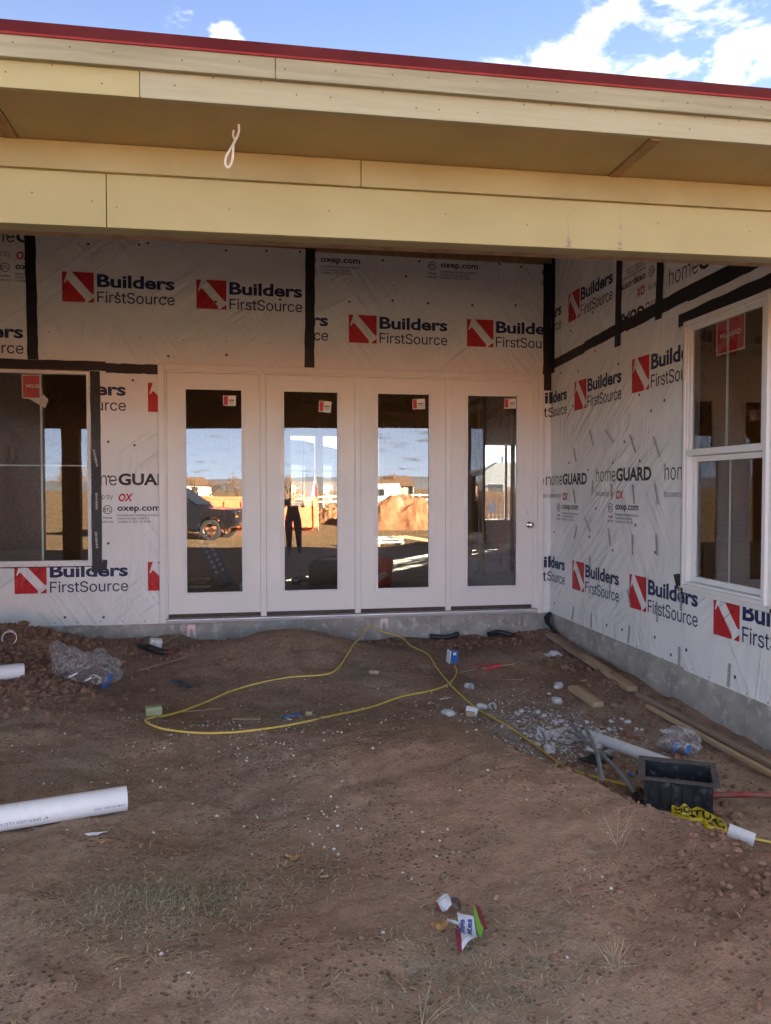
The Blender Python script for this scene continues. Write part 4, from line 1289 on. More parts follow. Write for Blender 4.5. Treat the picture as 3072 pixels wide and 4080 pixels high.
b = MB(); b.box(x0 + .02, -1.3315, .0165, .0215, 1.446, 1.458); b.box(-1.3145, x1 - .02, .0165, .0215, 1.446, 1.458); b.make('grille_bar', M['muntin'], winL)
fnL = lambda u, v, h=0: (u, .027 - h, v)
p = Print(); p.rect(-1.492, -1.334, 2.078, 2.303, 0); p.make('sticker', [M['sticker_w']], winL, lambda u, v: fnL(u, v, .0002))
p = Print(); p.rect(-1.482, -1.336, 2.088, 2.293, 0); p.make('sticker_print', [M['sticker_r']], winL, lambda u, v: fnL(u, v, .0006))
p = Print(); p.text('MILGARD', -1.455, -1.235, 2.182, 2.214, 0, bold=.03); p.make('sticker_lettering', [M['sticker_w']], winL, lambda u, v: fnL(u, v, .0010), (-2, -1.338, 2, 2.4))
p = Print(); p.poly([(-1.43, 2.077), (-1.30, 2.115), (-1.262, 2.075), (-1.290, 1.995)], 0); p.make('peeled_corner', [M['sticker_w']], winL, lambda u, v: fnL(u, v, -.012))

# single-hung window, right wing (u = distance from the corner)
u0, u1, z0, z1 = -WIN_R[1], -WIN_R[0], WIN_R[2], WIN_R[3]
fr = lambda u, v, h: (WXR + h, -u, v)
b = MB()
ring(b, u0 - .012, u1 + .012, z0 - .01, z1 + .01, .030, -.030, .08, 0, fr)
ring(b, u0 + .018, u1 - .018, z0 + .02, z1 - .02, .020, -.020, .08, 0, fr)
winR = b.make('window', M['vinyl'], house, bevel=.004)
b = MB(); ring(b, u0 + .038, u1 - .038, 1.465, z1 - .04, .028, -.012, .018, 0, fr)
b.prism([(u0 + .02, 1.468), (u1 - .02, 1.468), (u1 - .02, 1.513), (u0 + .02, 1.513)], -.022, -.013, fr)
b.make('upper_sash', M['vinyl'], winR, bevel=.003)
b = MB(); ring(b, u0 + .040, u1 - .040, z0 + .042, 1.464, .040, .022, .055, 0, fr); b.make('lower_sash', M['vinyl'], winR, bevel=.003)
for nm, (a, c, d, e, h) in dict(up=(u0 + .064, u1 - .064, 1.493, z1 - .066, .006), lo=(u0 + .078, u1 - .078, z0 + .08, 1.426, .040)).items():
    b = MB(); b.add([fr(a, d, h), fr(c, d, h), fr(c, e, h), fr(a, e, h)], [(0, 1, 2, 3)]); b.make('glass_pane', M['glass_win'], winR)
    b = MB(); b.prism([(2.935, d), (2.955, d), (2.955, e), (2.935, e)], h + .006, h + .012, fr); b.make('grille_bar', M['muntin'], winR)
b = MB(); b.prism([(u0 - .012, z0 - .045), (u1 + .03, z0 - .045), (u1 + .03, z0 - .011), (u0 - .012, z0 - .011)], -.009, -.006, fr); b.make('nail_flange', M['vinyl'], winR)
b = MB(); b.prism([(u1 + .0125, z0 - .02), (u1 + .045, z0 - .02), (u1 + .045, z1 + .02), (u1 + .0125, z1 + .02)], -.009, -.006, fr); b.make('nail_flange', M['vinyl'], winR)
for i in range(9):
    fastener(lambda u, v, h=0: (WXR - .0092 - h, -u, v), u0 + .04 + i * .105, z0 - .03, .0045, winR)
sticker_print(lambda u, v, h=0: (WXR + .018 - h, -u, v), 2.812, 3.115, 2.138, 2.372, 'MILGARD', winR)

# rear windows, seen through the doors
for (a, c, d, e) in REAR:
    b = MB(); ring(b, a, c, d, e, .035, HY1 + .02, HY1 + .14); w = b.make('window', M['vinyl'], house)
    b = MB(); m = (a + c) / 2
    if e - d < 1.7:
        b.box(m - .011, m + .011, HY1 + .06, HY1 + .07, d + .035, e - .035)
        b.box(a + .035, m - .0115, HY1 + .06, HY1 + .07, (d + e) / 2 - .01, (d + e) / 2 + .01)
        b.box(m + .0115, c - .035, HY1 + .06, HY1 + .07, (d + e) / 2 - .01, (d + e) / 2 + .01)
    else:
        b.box(m - .03, m + .03, HY1 + .05, HY1 + .09, d + .035, e - .035)
    b.make('grille_bar', M['vinyl'], w)
    b = MB(); b.add([(a + .03, HY1 + .08, d + .03), (c - .03, HY1 + .08, d + .03), (c - .03, HY1 + .08, e - .03), (a + .03, HY1 + .08, e - .03)], [(0, 1, 2, 3)])
    b.make('glass_pane', M['glass_win'], w)

# ------------------------------------------------------------------ framing inside
stud_mb = MB(); stud_mb.box(-.019, .019, -.045, .045, -.03, 2.75)
stud = stud_mb.make('stud', M['stud'], house, loc=(-0.62, 2.6, 0))
spots = [(-0.62, 3.0), (-0.62, 3.4), (-0.62, 3.8), (-0.62, 4.2), (-0.62, 4.6), (-0.62, 5.0), (-0.62, 5.4), (-0.62, 6.2), (-0.62, 7.0),
         (3.95, 3.1), (3.99, 3.1), (4.45, 3.1), (4.9, 3.1), (5.35, 3.1), (4.35, 5.0), (4.35, 5.6), (4.35, 6.2)]
for q in spots:
    c = stud.copy(); COL.objects.link(c); c.location = (q[0], q[1], 0)
    if q[0] > 3.9 and q[1] == 3.1:
        c.rotation_euler = (0, 0, 0)
    else:
        c.rotation_euler = (0, 0, math.pi / 2)
b = MB(); b.box(-.665, -.575, 2.5, 7.2, 2.7505, 2.789); b.make('plate', M['stud'], house)
b = MB(); b.box(3.9, 5.5, 3.055, 3.145, 2.7505, 2.789); b.make('plate', M['stud'], house)
b = MB(); b.box(4.305, 4.395, 4.9, 6.4, 2.7505, 2.789); b.make('plate', M['stud'], house)
b = MB(); b.box(3.9, 5.5, 3.055, 3.145, -.029, .01); b.make('plate', M['stud'], house)
# king studs and header of the door opening as seen from inside the wall
for xx in (-.30, -.34, 3.66):
    c = stud.copy(); COL.objects.link(c); c.location = (xx, .2, 0)
# rear wall studs beside the windows
for xx in (0.2, 0.6, 1.0, 1.38, 2.095, 2.805, 3.52, 3.9, 4.3, 4.7, 5.1, 5.77, 7.11, 7.5):
    c = stud.copy(); COL.objects.link(c); c.location = (xx, HY1 - .05, 0)

# ------------------------------------------------------------------ cable loop hanging from the soffit
def catmull(P, n=8):
    P = [np.array(p, float) for p in P]
    out = []
    for i in range(len(P) - 1):
        p0, p1, p2, p3 = P[max(i - 1, 0)], P[i], P[i + 1], P[min(i + 2, len(P) - 1)]
        for j in range(n):
            t = j / n
            out.append(0.5 * ((2 * p1) + (-p0 + p2) * t + (2 * p0 - 5 * p1 + 4 * p2 - p3) * t * t + (-p0 + 3 * p1 - 3 * p2 + p3) * t ** 3))
    out.append(P[-1])
    return out


wl = [(.588, -4.80, 2.492), (.590, -4.80, 2.470), (.583, -4.785, 2.452), (.570, -4.765, 2.436), (.569, -4.758, 2.420), (.567, -4.755, 2.395), (.562, -4.755, 2.372), (.553, -4.755, 2.358),
      (.545, -4.755, 2.361), (.541, -4.755, 2.376), (.546, -4.755, 2.398), (.558, -4.753, 2.420), (.569, -4.760, 2.436), (.575, -4.757, 2.452), (.569, -4.755, 2.470), (.571, -4.755, 2.492)]
cl = thing('cable_loop', 'twisted white electrical cable loop hanging from a hole in the soffit', 'cable', (.575, -4.76, 2.494))
b = MB(); b.tube(catmull(wl, 6), .0043, 8); b.make('cable', M['cable'], cl, smooth=True)
b = MB(); b.lathe([(.009, 0), (.009, .0015), (.001, .0016)], 14, Matrix.Translation((.570, -4.756, 2.4885))); b.make('hole', M['rubber'], cl)

# ------------------------------------------------------------------ pipes
def ring_frame(p0, p1):
    a = (Vector(p1) - Vector(p0)).normalized()
    s = a.cross(Vector((0, 0, 1))).normalized()
    if s.y > 0:
        s = -s
    return a, s, Vector((0, 0, 1))


def pvc(name, label, p0, p1, ro, group=None):
    b = MB(); b.pipe(p0, p1, ro, ro * .91, 28)
    o = b.make(name, M['pvc'], smooth=True)
    fix_normals(o.data)
    return tag(o, label, 'pipe', group)


pa0, pa1 = Vector((-1.75, -4.23, gz(-1.5, -4.2) + .060)), Vector((0.022, -3.745, -.268))
pA = thing('drain_pipe', 'long white drain pipe with blue printing lying on the dirt, left foreground', 'pipe', (-.5, -3.9, -.32))
b = MB(); b.pipe(pa0, pa1, .0572, .052, 32); o = b.make('tube', M['pvc'], pA, smooth=True); fix_normals(o.data)
ax, sd, up = ring_frame(pa0, pa1)
up = sd.cross(ax) if sd.cross(ax).z > 0 else ax.cross(sd)


def on_pipe(u, v):
    th = math.radians(0) - v / .0575
    return pa1 - ax * u + (sd * math.cos(th) + up * math.sin(th)) * .0576


M['pipe_ink'] = mat('pipe_printing', (0.12, 0.15, 0.24), (0.22, 0.25, 0.33), 60, 0.6)
p = Print()
p.text('4" IPEX USA LLC COEXTRUDED CELLULAR', .345, .80, .004, .018, 0, bold=.006, res=2)
p.text('MADE IN USA', .012, .105, .004, .014, 0, bold=.004, res=2)
p.text('NSF', .118, .15, .004, .014, 0, bold=.004, res=2)
p.make('printing', [M['pipe_ink']], pA, on_pipe)
pvc('drain_pipe', 'muddy white pipe end at the left edge, lying against the loose soil pile', (-1.88, -1.83, -.12), (-1.075, -1.50, gz(-1.08, -1.5) + .05), .0572)
pvc('drain_pipe', 'round open end of a white pipe poking out of the loose soil pile', (-1.48, -.45, -.02), (-1.345, -.93, gz(-1.345, -.93) + .035), .056)
pvc('drain_pipe', 'white pipe running through the rubble into the black drain box', (2.795, -2.90, -.395), (2.985, -3.66, -.345), .036)
pvc('pipe_offcut', 'short white pipe offcut beside the yellow caution film, right edge', (2.82, -4.36, gz(2.82, -4.36) + .035), (2.905, -4.43, gz(2.9, -4.43) + .025), .033)
pvc('pipe_coupling', 'white pipe coupling tipped over beside a wood chunk, next to the yellow cord', (2.12, -2.40, gz(2.12, -2.4) + .030), (2.195, -2.43, gz(2.19, -2.43) + .030), .032)
pvc('pipe_collar', 'small white pipe collar lying near the orange-pink stake', (2.315, -1.76, gz(2.32, -1.76) + .012), (2.335, -1.81, gz(2.33, -1.81) + .020), .026)
for nm, x, y, r, tl, lab in [('pipe_ring', 2.555, -2.70, .026, .25, 'far one of two thin white pipe rings at the edge of the white rubble'), ('pipe_ring', 2.515, -2.775, .027, .2, 'near one of two thin white pipe rings at the edge of the white rubble'),
                             ('pipe_ring', 2.49, -3.02, .035, .10, 'widest white pipe ring, lying beside the yellow cord at the rubble')]:
    h = .016 if r < .03 else .034
    pvc(nm, lab, (x, y, gz(x, y) + .002), (x + tl * .03, y - tl * .05, gz(x, y) + h), r)
pvc('plastic_plug', 'flat white plastic plug behind the tipped coupling', (2.365, -2.22, gz(2.365, -2.22) + .004), (2.375, -2.25, gz(2.37, -2.25) + .022), .028)
b = MB(); b.tube(catmull([(3.02, -3.93, -.40), (3.2, -3.99, -.385), (3.45, -4.07, -.385), (3.8, -4.2, -.40)], 5), .0155, 12)
tag(b.make('red_pipe', M['red_plastic'], smooth=True), 'red plastic pipe coming in from the right edge near the drain box', 'pipe')
b = MB(); b.tube([(2.70, -3.47, gz(2.7, -3.47) + .016), (2.765, -3.43, gz(2.765, -3.43) + .018)], .013, 12)
tag(b.make('red_tube_piece', M['red_plastic'], smooth=True), 'short red tube piece between the grey conduits and the drain box', 'tube')
b = MB(); b.obb((2.775, -3.535, gz(2.775, -3.535) + .010), .032, .022, .016, (0.1, .2, .4))
tag(b.make('blue_plug', M['blue'], bevel=.004), 'tiny blue plastic plug beside the short red tube piece', 'plug')
for pts, lab in (([(2.86, -2.70, -.36), (2.75, -3.0, -.325), (2.60, -3.45, -.30), (2.47, -3.78, -.33)], 'straighter grey conduit propped up on the crest of the mound'),
                 ([(2.77, -2.74, -.37), (2.72, -3.0, -.38), (2.66, -3.38, -.345), (2.62, -3.72, -.345), (2.60, -3.92, -.385)], 'bent grey conduit with a coupling, crossing behind the straight one')):
    t_ = thing('conduit', lab, 'conduit', pts[0])
    b = MB(); b.tube(catmull(pts, 8), .0125, 12); b.make('tube', M['conduit'], t_, smooth=True)
    if 'bent' in lab:
        b = MB(); b.tube([Vector((2.675, -3.33, -.349)), Vector((2.655, -3.43, -.344))], .0165, 12); b.make('coupling', M['conduit'], t_, smooth=True)
        b = MB(); b.tube([Vector((2.604, -3.89, -.379)), Vector((2.60, -3.95, -.395))], .0155, 12); b.make('end_cap', M['rubber'], t_, smooth=True)

# ------------------------------------------------------------------ yellow extension cord
def cord_pts(raw):
    out = []
    for q in catmull(raw, 7):
        z = gz(q[0], q[1]) + .006
        out.append((q[0], q[1], max(z, q[2] if len(q) > 2 and q[2] > -9 else -9)))
    return out


A_ = [(1.785, -.10, -.150), (1.74, -.16, -.165), (1.685, -.34, -.20)]
G = -10
A_ += [(1.56, -.70, G), (1.48, -.93, G), (1.33, -1.32, G), (1.19, -1.44, G), (.91, -1.43, G), (.61, -1.52, G), (.42, -1.62, G), (.22, -1.92, G), (.04, -2.24, G), (-.055, -2.38, G), (-.06, -2.47, G), (-.01, -2.57, G), (.11, -2.69, G),
       (.28, -2.77, G), (.46, -2.77, G), (.61, -2.75, G), (.80, -2.71, G), (1.0, -2.64, G), (1.22, -2.47, G), (1.46, -2.28, G), (1.73, -2.02, G), (2.0, -1.87, G), (2.18, -1.69, G), (2.34, -1.36, G), (2.40, -1.10, G)]
B_ = [(1.785, -.10, -.150), (1.83, -.12, -.152), (1.88, -.22, -.17), (2.10, -.12 - .1, -.27), (2.14, -.45, G), (2.22, -.78, G), (2.20, -1.2, G), (2.19, -1.66, G), (2.20, -2.03, G), (2.24, -2.29, G), (2.33, -2.56, G), (2.40, -2.75, G),
      (2.45, -2.99, G), (2.48, -3.3, G), (2.55, -3.5, G), (2.66, -3.67, G), (2.72, -3.80, G), (2.76, -3.99, G), (2.77, -4.17, G), (2.84, -4.32, G), (3.0, -4.42, G), (3.2, -4.5, G)]


def cordz(raw):
    pts = []
    for q in catmull([(a, c, max(d, gz(a, c) + .006)) for a, c, d in raw], 7):
        pts.append((q[0], q[1], max(q[2], gz(q[0], q[1]) + .0055)))
    zs = [p_[2] for p_ in pts]; n_ = len(zs)
    return [(p_[0], p_[1], sum(zs[max(0, i - 5):i + 6]) / len(zs[max(0, i - 5):i + 6]) + .002) for i, p_ in enumerate(pts)]


cord = thing('extension_cord', 'yellow extension cord looping over the dirt from the doors to the drain box', 'cord', (1.785, -.1, -.2))
b = MB(); b.tube(cordz(A_), .0072, 8); b.make('jacket', M['yellow'], cord, smooth=True)
b = MB(); b.tube(cordz(B_), .0066, 8); b.make('jacket', M['yellow'], cord, smooth=True)

# ------------------------------------------------------------------ drain box
ux, uy = Vector((.34, -.18, 0)).normalized(), Vector((.18, .31, 0)).normalized()
dc = Vector((2.823, -3.93, 0))
db = thing('drain_box', 'open black plastic drain box with dusty grey rim and mud inside', 'drain box', (dc.x, dc.y, -.44))
Td = Matrix(((ux.x, uy.x, 0, dc.x), (ux.y, uy.y, 0, dc.y), (0, 0, 1, 0), (0, 0, 0, 1)))
b = MB()
w, d, zt, zb, t = .165, .138, -.262, -.46, .006
b.box(-w, w, -d, -d + t, zb, zt, 0, Td); b.box(-w, w, d - t, d, zb, zt, 0, Td)
b.box(-w, -w + t, -d + t, d - t, zb, zt, 0, Td); b.box(w - t, w, -d + t, d - t, zb, zt, 0, Td)
for i in range(6):
    u = -w + .035 + i * .052
    b.box(u - .004, u + .004, -d - .004, -d - .0005, zb, zt - .03, 0, Td)
b.make('body', M['muddy_black'], db)
b = MB()
W2, D2 = .197, .170
for (a, c, e, f) in ((-W2, W2, -D2, -d + .002), (-W2, W2, d - .002, D2), (-W2, -w + .002, -d + .0025, d - .0025), (w - .002, W2, -d + .0025, d - .0025)):
    b.box(a, c, e, f, zt + .0005, zt + .012, 0, Td)
b.make('rim', M['grey_frame'], db, bevel=.003)
b = MB(); n = 14
vs, fs = [], []
for j in range(n + 1):
    for i in range(n + 1):
        u, v = -w + t + (2 * w - 2 * t) * i / n, -d + t + (2 * d - 2 * t) * j / n
        vs.append(tuple(Td @ Vector((u, v, -.325 - .07 * sstep(-.1, .12, v) + .07 * float(vnoise(u, v, 25))))))
fs = [(j * (n + 1) + i, j * (n + 1) + i + 1, (j + 1) * (n + 1) + i + 1, (j + 1) * (n + 1) + i) for j in range(n) for i in range(n)]
b.add(vs, fs); b.make('mud', M['clod'], db, smooth=True)

# ------------------------------------------------------------------ lumber
def board(name, label, p0, p1, w, t, m='lumber', roll=(0, 0, 1), cat='board', bev=.003):
    p0, p1 = Vector(p0), Vector(p1)
    L_ = (p1 - p0).length
    b = MB(); b.box(0, L_, -w / 2, w / 2, -t / 2, t / 2)
    o = b.make(name, M[m], bevel=bev)
    d = (p1 - p0).normalized(); s = d.cross(Vector(roll)).normalized(); u = s.cross(d)
    o.matrix_world = Matrix(((d.x, s.x, u.x, p0.x), (d.y, s.y, u.y, p0.y), (d.z, s.z, u.z, p0.z), (0, 0, 0, 1)))
    return tag(o, label, cat)


board('lumber_plank', 'far thinner plank lying along the right foundation towards the corner', (3.63, -.28, -.265), (3.585, -1.30, -.305), .085, .036, 'lumber_old')
board('lumber_plank', 'thick pale plank lying along the right foundation, overlapping the far plank', (3.60, -1.16, -.295), (3.575, -2.08, -.350), .088, .040)
board('lumber_block', 'short pale lumber block on the dirt below the thick plank', (3.115, -1.99, gz(3.11, -1.99) + .020), (3.15, -2.36, gz(3.15, -2.36) + .022), .088, .038)
board('wood_strip', 'longer wooden strip lying next to the right foundation wall', (3.555, -2.20, gz(3.55, -2.2) + .020), (3.60, -4.05, gz(3.6, -4.05) + .020), .042, .030, 'lumber_old')
board('wood_strip', 'nearer parallel wooden strip, second from the right foundation wall', (3.475, -2.48, gz(3.47, -2.48) + .018), (3.52, -4.1, gz(3.52, -4.1) + .018), .036, .026)
board('wood_stick', 'flat wooden stick lying below the black hose roll at the left', (-.32, -1.06, gz(-.32, -1.06) + .008), (.065, -.77, gz(.065, -.77) + .014), .030, .008, 'lumber_old')
board('wood_stick', 'splintered wooden stick leaning at the foundation behind the white plastic box', (-.19, -.29, gz(-.19, -.29) + .010), (-.06, -.06, gz(-.06, -.06) + .05), .022, .010, 'lumber_old')
board('wood_stick', 'thin wooden sliver lying along the yellow cord loop', (.10, -2.05, gz(.1, -2.05) + .006), (.42, -1.93, gz(.42, -1.93) + .006), .012, .006)
board('wood_sliver', 'split wooden sliver inside the yellow cord loop', (.49, -2.33, gz(.49, -2.33) + .006), (.68, -2.44, gz(.68, -2.44) + .008), .026, .010)
board('wood_stick', 'brown stick lying left of the pink stake', (2.39, -1.28, gz(2.39, -1.28) + .006), (2.56, -1.26, gz(2.56, -1.26) + .006), .016, .008, 'lumber_old')
board('wood_stick', 'brown stick lying below the pink stake', (2.66, -1.62, gz(2.66, -1.62) + .006), (2.83, -1.66, gz(2.83, -1.66) + .006), .014, .008, 'lumber_old')
board('wood_block', 'small tan wood block on the mound in front of the doors', (1.575, -1.44, gz(1.6, -1.45) + .014), (1.65, -1.475, gz(1.6, -1.45) + .016), .040, .028, bev=.005)
board('wood_block', 'tiny wood cube beside the blue straw inside the cord loop', (.985, -2.39, gz(1, -2.39) + .018), (1.03, -2.41, gz(1.03, -2.41) + .020), .036, .030, bev=.004)
board('wood_chunk', 'small tan wood chunk stuck in the tipped pipe coupling', (2.10, -2.45, gz(2.1, -2.45) + .020), (2.165, -2.455, gz(2.16, -2.45) + .022), .036, .032, bev=.005)
board('wood_chip', 'small bright wood chip on the dirt near the thick plank', (3.30, -1.73, gz(3.3, -1.73) + .006), (3.33, -1.78, gz(3.33, -1.78) + .006), .02, .010)
st = thing('survey_stake', 'wooden stake sprayed with bright pink marking paint lying on the dirt', 'stake', (2.7, -1.3, -.34))
b = MB(); b.bar((2.60, -1.27, gz(2.6, -1.27) + .010), (2.90, -1.235, gz(2.9, -1.235) + .012), .030, .012); b.make('shaft', M['lumber'], st, bevel=.002)
b = MB(); b.bar((2.63, -1.27, gz(2.63, -1.27) + .011), (2.77, -1.252, gz(2.77, -1.252) + .012), .050, .022); o = b.make('painted_part', M['pink'], st, bevel=.008)
# pink overspray on the soil
b = MB(); q = random.Random(5)
for i in range(120):
    a, r = q.uniform(0, 6.28), abs(q.gauss(0, .10))
    x, y = 2.63 + math.cos(a) * r * 1.5, -1.22 + math.sin(a) * r * 1.4
    s = q.uniform(.004, .014)
    z = gz(x, y) + .004
    b.add([(x - s, y - s * .6, gz(x - s, y) + .004), (x + s, y - s * .6, gz(x + s, y) + .004), (x + s * .5, y + s, gz(x, y + s) + .004), (x - s * .6, y + s * .8, z)], [(0, 1, 2, 3)])
o = b.make('marking_paint', M['pink']); o['kind'] = 'stuff'; o['label'] = 'pink marking paint overspray on soil around the stake'; o['category'] = 'paint'

# ------------------------------------------------------------------ small debris
bx = thing('outlet_box', 'small blue electrical box with white front plate on the yellow cord end', 'electrical box', (2.40, -1.02, gz(2.4, -1.02)))
z = gz(2.4, -1.02)
b = MB(); b.obb((2.41, -1.00, z + .055), .075, .055, .105, (0.15, .05, .15)); b.make('body', M['blue'], bx, bevel=.004)
b = MB(); b.obb((2.363, -1.02, z + .058), .010, .075, .125, (0.15, .05, .15)); b.make('front_plate', M['paper'], bx, bevel=.002)
b = MB(); b.obb((2.415, -1.035, z + .085), .030, .004, .026, (0.15, .05, .15)); b.make('label_patch', M['sticker_w'], bx)
b = MB(); z = gz(-.25, -.46)
wb = thing('plastic_box', 'small white plastic electrical box lying by the left foundation', 'electrical box', (-.25, -.46, z))
b.obb((-.245, -.46, z + .050), .105, .06, .085, (.2, .15, .25)); b.make('body', M['vinyl'], wb, bevel=.006)
b = MB(); b.obb((-.215, -.50, z + .048), .062, .012, .072, (.2, .15, .25)); b.make('cover', M['paper'], wb, bevel=.003)
hr = thing('hose_roll', 'black rubber roll with a red end lying below the white plastic box', 'roll', (-.25, -.62, gz(-.25, -.62)))
b = MB(); b.tube(catmull([(-.40, -.54, gz(-.4, -.54) + .03), (-.30, -.58, gz(-.3, -.58) + .04), (-.20, -.64, gz(-.2, -.64) + .04), (-.12, -.67, gz(-.12, -.67) + .035)], 5),
               [.012, .02, .026, .03, .032, .034, .034, .034, .034, .033, .033, .032, .032, .030, .028, .026], 12)
b.make('roll', M['black_plastic'], hr, smooth=True)
b = MB(); b.tube([(-.12, -.67, gz(-.12, -.67) + .034), (-.095, -.685, gz(-.1, -.68) + .03)], .014, 10); b.make('red_end', M['red_plastic'], hr, smooth=True)


def crumple(name, label, cat, m, loc, sx, sy, sz, seed, rz=0.0, n=12, amp=.35, freq=2.4, flat=False, kind=None):
    """crumpled sheet: a jittered grid folded upon itself"""
    q = random.Random(seed); vs, fs = [], []
    for j in range(n + 1):
        for i in range(n + 1):
            u, v = i / n - .5, j / n - .5
            e = 1 - .25 * float(vnoise(u, v, 3, seed)) * 2
            zz = amp * (abs(float(vnoise(u, v, freq, seed, 3))) * 2 + .5 * float(vnoise(u, v, freq * 2.3, 2, seed)))
            vs.append((u * sx * e + .12 * sx * float(vnoise(u, v, freq, 7, seed)), v * sy * e, zz * sz + q.uniform(0, .02) * sz))
    fs = [(j * (n + 1) + i, j * (n + 1) + i + 1, (j + 1) * (n + 1) + i + 1, (j + 1) * (n + 1) + i) for j in range(n) for i in range(n)]
    c, s = math.cos(rz), math.sin(rz)
    W_ = []
    for (x, y, zz) in vs:
        X_, Y_ = loc[0] + x * c - y * s, loc[1] + x * s + y * c
        W_.append((X_, Y_, gz(X_, Y_) + .004 + max(0, zz) + (loc[2] if len(loc) > 2 else 0)))
    b = MB(); b.add(W_, fs)
    o = b.make(name, m)
    so = o.modifiers.new('s', 'SOLIDIFY'); so.thickness = .0012
    return tag(o, label, cat) if label else o


crumple('cloth_scrap', 'dark grey cloth scrap on the dirt above the yellow cord', 'cloth', M['cloth'], (.07, -1.42), .22, .06, .05, 4, -.9)
crumple('paper_scrap', 'crumpled white paper by the far plank near the corner', 'paper', M['paper'], (3.43, -.90), .15, .16, .06, 9, .5)
crumple('paper_scrap', 'small flat white scrap left of the yellow cord crossing', 'paper', M['paper'], (2.05, -2.08), .09, .03, .012, 12, .1)
crumple('dark_scrap', 'black plastic scrap crumpled behind the two grey conduits', 'plastic scrap', M['black_plastic'], (2.70, -3.24), .17, .15, .09, 15, .4)
crumple('foam_chip', 'curved white chip on the dirt below the long printed pipe', 'chip', M['paper'], (-.07, -3.985), .085, .022, .022, 21, .35)
crumple('dead_leaf', 'curled brown dead leaf in the middle of the bare dirt', 'leaf', M['leaf'], (.79, -4.29), .055, .035, .045, 23, -.6, 8)
crumple('dead_leaf', 'small tan leaf scrap next to the curved white chip', 'leaf', M['leaf'], (-.02, -4.06), .035, .025, .03, 25, .3, 6)
crumple('dead_leaf', 'pale leaf scrap lower right of the curled brown leaf', 'leaf', M['straw'], (.91, -4.47), .035, .018, .02, 27, .3, 6)
z = gz(.88, -2.38)
b = MB(); b.tube([(.825, -2.405, gz(.825, -2.405) + .008), (.89, -2.385, gz(.89, -2.385) + .010), (.955, -2.365, gz(.955, -2.365) + .009)], .010, 10)
tag(b.make('blue_straw', M['blue'], smooth=True), 'short blue plastic tube inside the yellow cord loop', 'tube')
b = MB(); z = gz(-.03, -2.28); b.obb((-.035, -2.275, z + .032), .105, .06, .062, (.05, -.05, .25))
tag(b.make('foam_block', M['green_foam'], bevel=.006), 'pale green foam block beside the left bend of the yellow cord', 'block')
for pts, lab in (([(2.42, .0, -.285), (2.58, -.05, -.29), (2.72, -.03, -.265)], 'black foam tube lying at the foundation below the third door'), ([(3.02, -.10, -.265), (3.14, -.06, -.255), (3.26, -.14, -.275)], 'black foam tube piece on the soil near the right bracket')):
    b = MB(); b.tube(catmull([(p[0], p[1] - .06, max(p[2], gz(p[0], p[1] - .06) + .022)) for p in pts], 6), .026, 10)
    tag(b.make('foam_tube', M['black_plastic'], smooth=True), lab, 'foam tube')

# clear bag of fittings
def bag(name, label, c, rx, ry, rz_, seed, rot, parts):
    t_ = thing(name, label, 'plastic bag', (c[0], c[1], gz(c[0], c[1])))
    n, m_ = 26, 16
    vs, fs = [], []
    ca, sa = math.cos(rot), math.sin(rot)
    for j in range(m_ + 1):
        ph = math.pi * j / m_
        for i in range(n):
            th = 2 * math.pi * i / n
            x, y, zz = math.cos(th) * math.sin(ph), math.sin(th) * math.sin(ph), math.cos(ph)
            x = math.copysign(abs(x) ** .7, x)
            k_ = 1 + .5 * float(vnoise(x * 1.3 + zz, y * 1.5 + zz * .7, 1.3, seed)) + .12 * float(vnoise(x * 2 + zz, y * 2 - zz, 3.0, 3, seed))
            X_, Y_ = x * rx * k_, y * ry * k_
            X_, Y_ = c[0] + X_ * ca - Y_ * sa, c[1] + X_ * sa + Y_ * ca
            vs.append((X_, Y_, gz(X_, Y_) + max(.004, rz_ * (1 + zz) * .5 * (1 + .6 * float(vnoise(x, y, 1.8, seed, 5))) * k_)))
    fs = [(j * n + i, j * n + (i + 1) % n, (j + 1) * n + (i + 1) % n, (j + 1) * n + i) for j in range(m_) for i in range(n)]
    b = MB(); b.add(vs, fs); b.make('film', M['film'], t_)
    for kind, x, y, s in parts:
        X_, Y_ = c[0] + x * ca - y * sa, c[1] + x * sa + y * ca
        z = gz(X_, Y_)
        b = MB()
        if kind == 'ring':
            b.tube([(X_ + s * math.cos(a * .4), Y_ + s * .55 * math.sin(a * .4), z + .05 + s * .7 * math.sin(a * .4)) for a in range(17)], .006, 6)
            b.make('white_ring', M['cable'], t_, smooth=True)
        elif kind == 'blue':
            b.obb((X_, Y_, z + .045), .045, .03, s, (.5, .2, .9)); b.make('blue_strip', M['blue'], t_, bevel=.006)
        elif kind == 'part':
            b.pipe((X_, Y_, z + .02), (X_ + s, Y_ + s * .3, z + .045), .022, .018, 14); b.make('fitting', M['zinc'], t_, smooth=True)
    return t_


bag('plastic_bag', 'clear plastic bag of pipe fittings with a blue strip, by the soil pile', (-.655, -1.40), .25, .17, .21, 3, .1,
    [('ring', .06, -.03, .045), ('ring', .085, -.03, .035), ('blue', .16, -.06, .17), ('part', -.12, -.02, .06), ('part', 0.0, -.06, .05)])
bag('plastic_bag', 'small clear plastic bag with blue bits beside the wooden strips', (3.27, -3.24), .13, .09, .12, 8, -.5, [('blue', -.03, -.03, .07), ('blue', .04, -.05, .05), ('part', .02, .02, .03)])

# yellow caution film, torn and bunched
ct = thing('caution_tape', 'crumpled yellow caution film with black letters beside the drain box', 'tape', (2.76, -4.12, gz(2.76, -4.12)))
path = catmull([(2.705, -4.07, .02), (2.735, -4.10, .065), (2.775, -4.13, .055), (2.815, -4.18, .045), (2.845, -4.25, .03), (2.86, -4.29, .01)], 8)


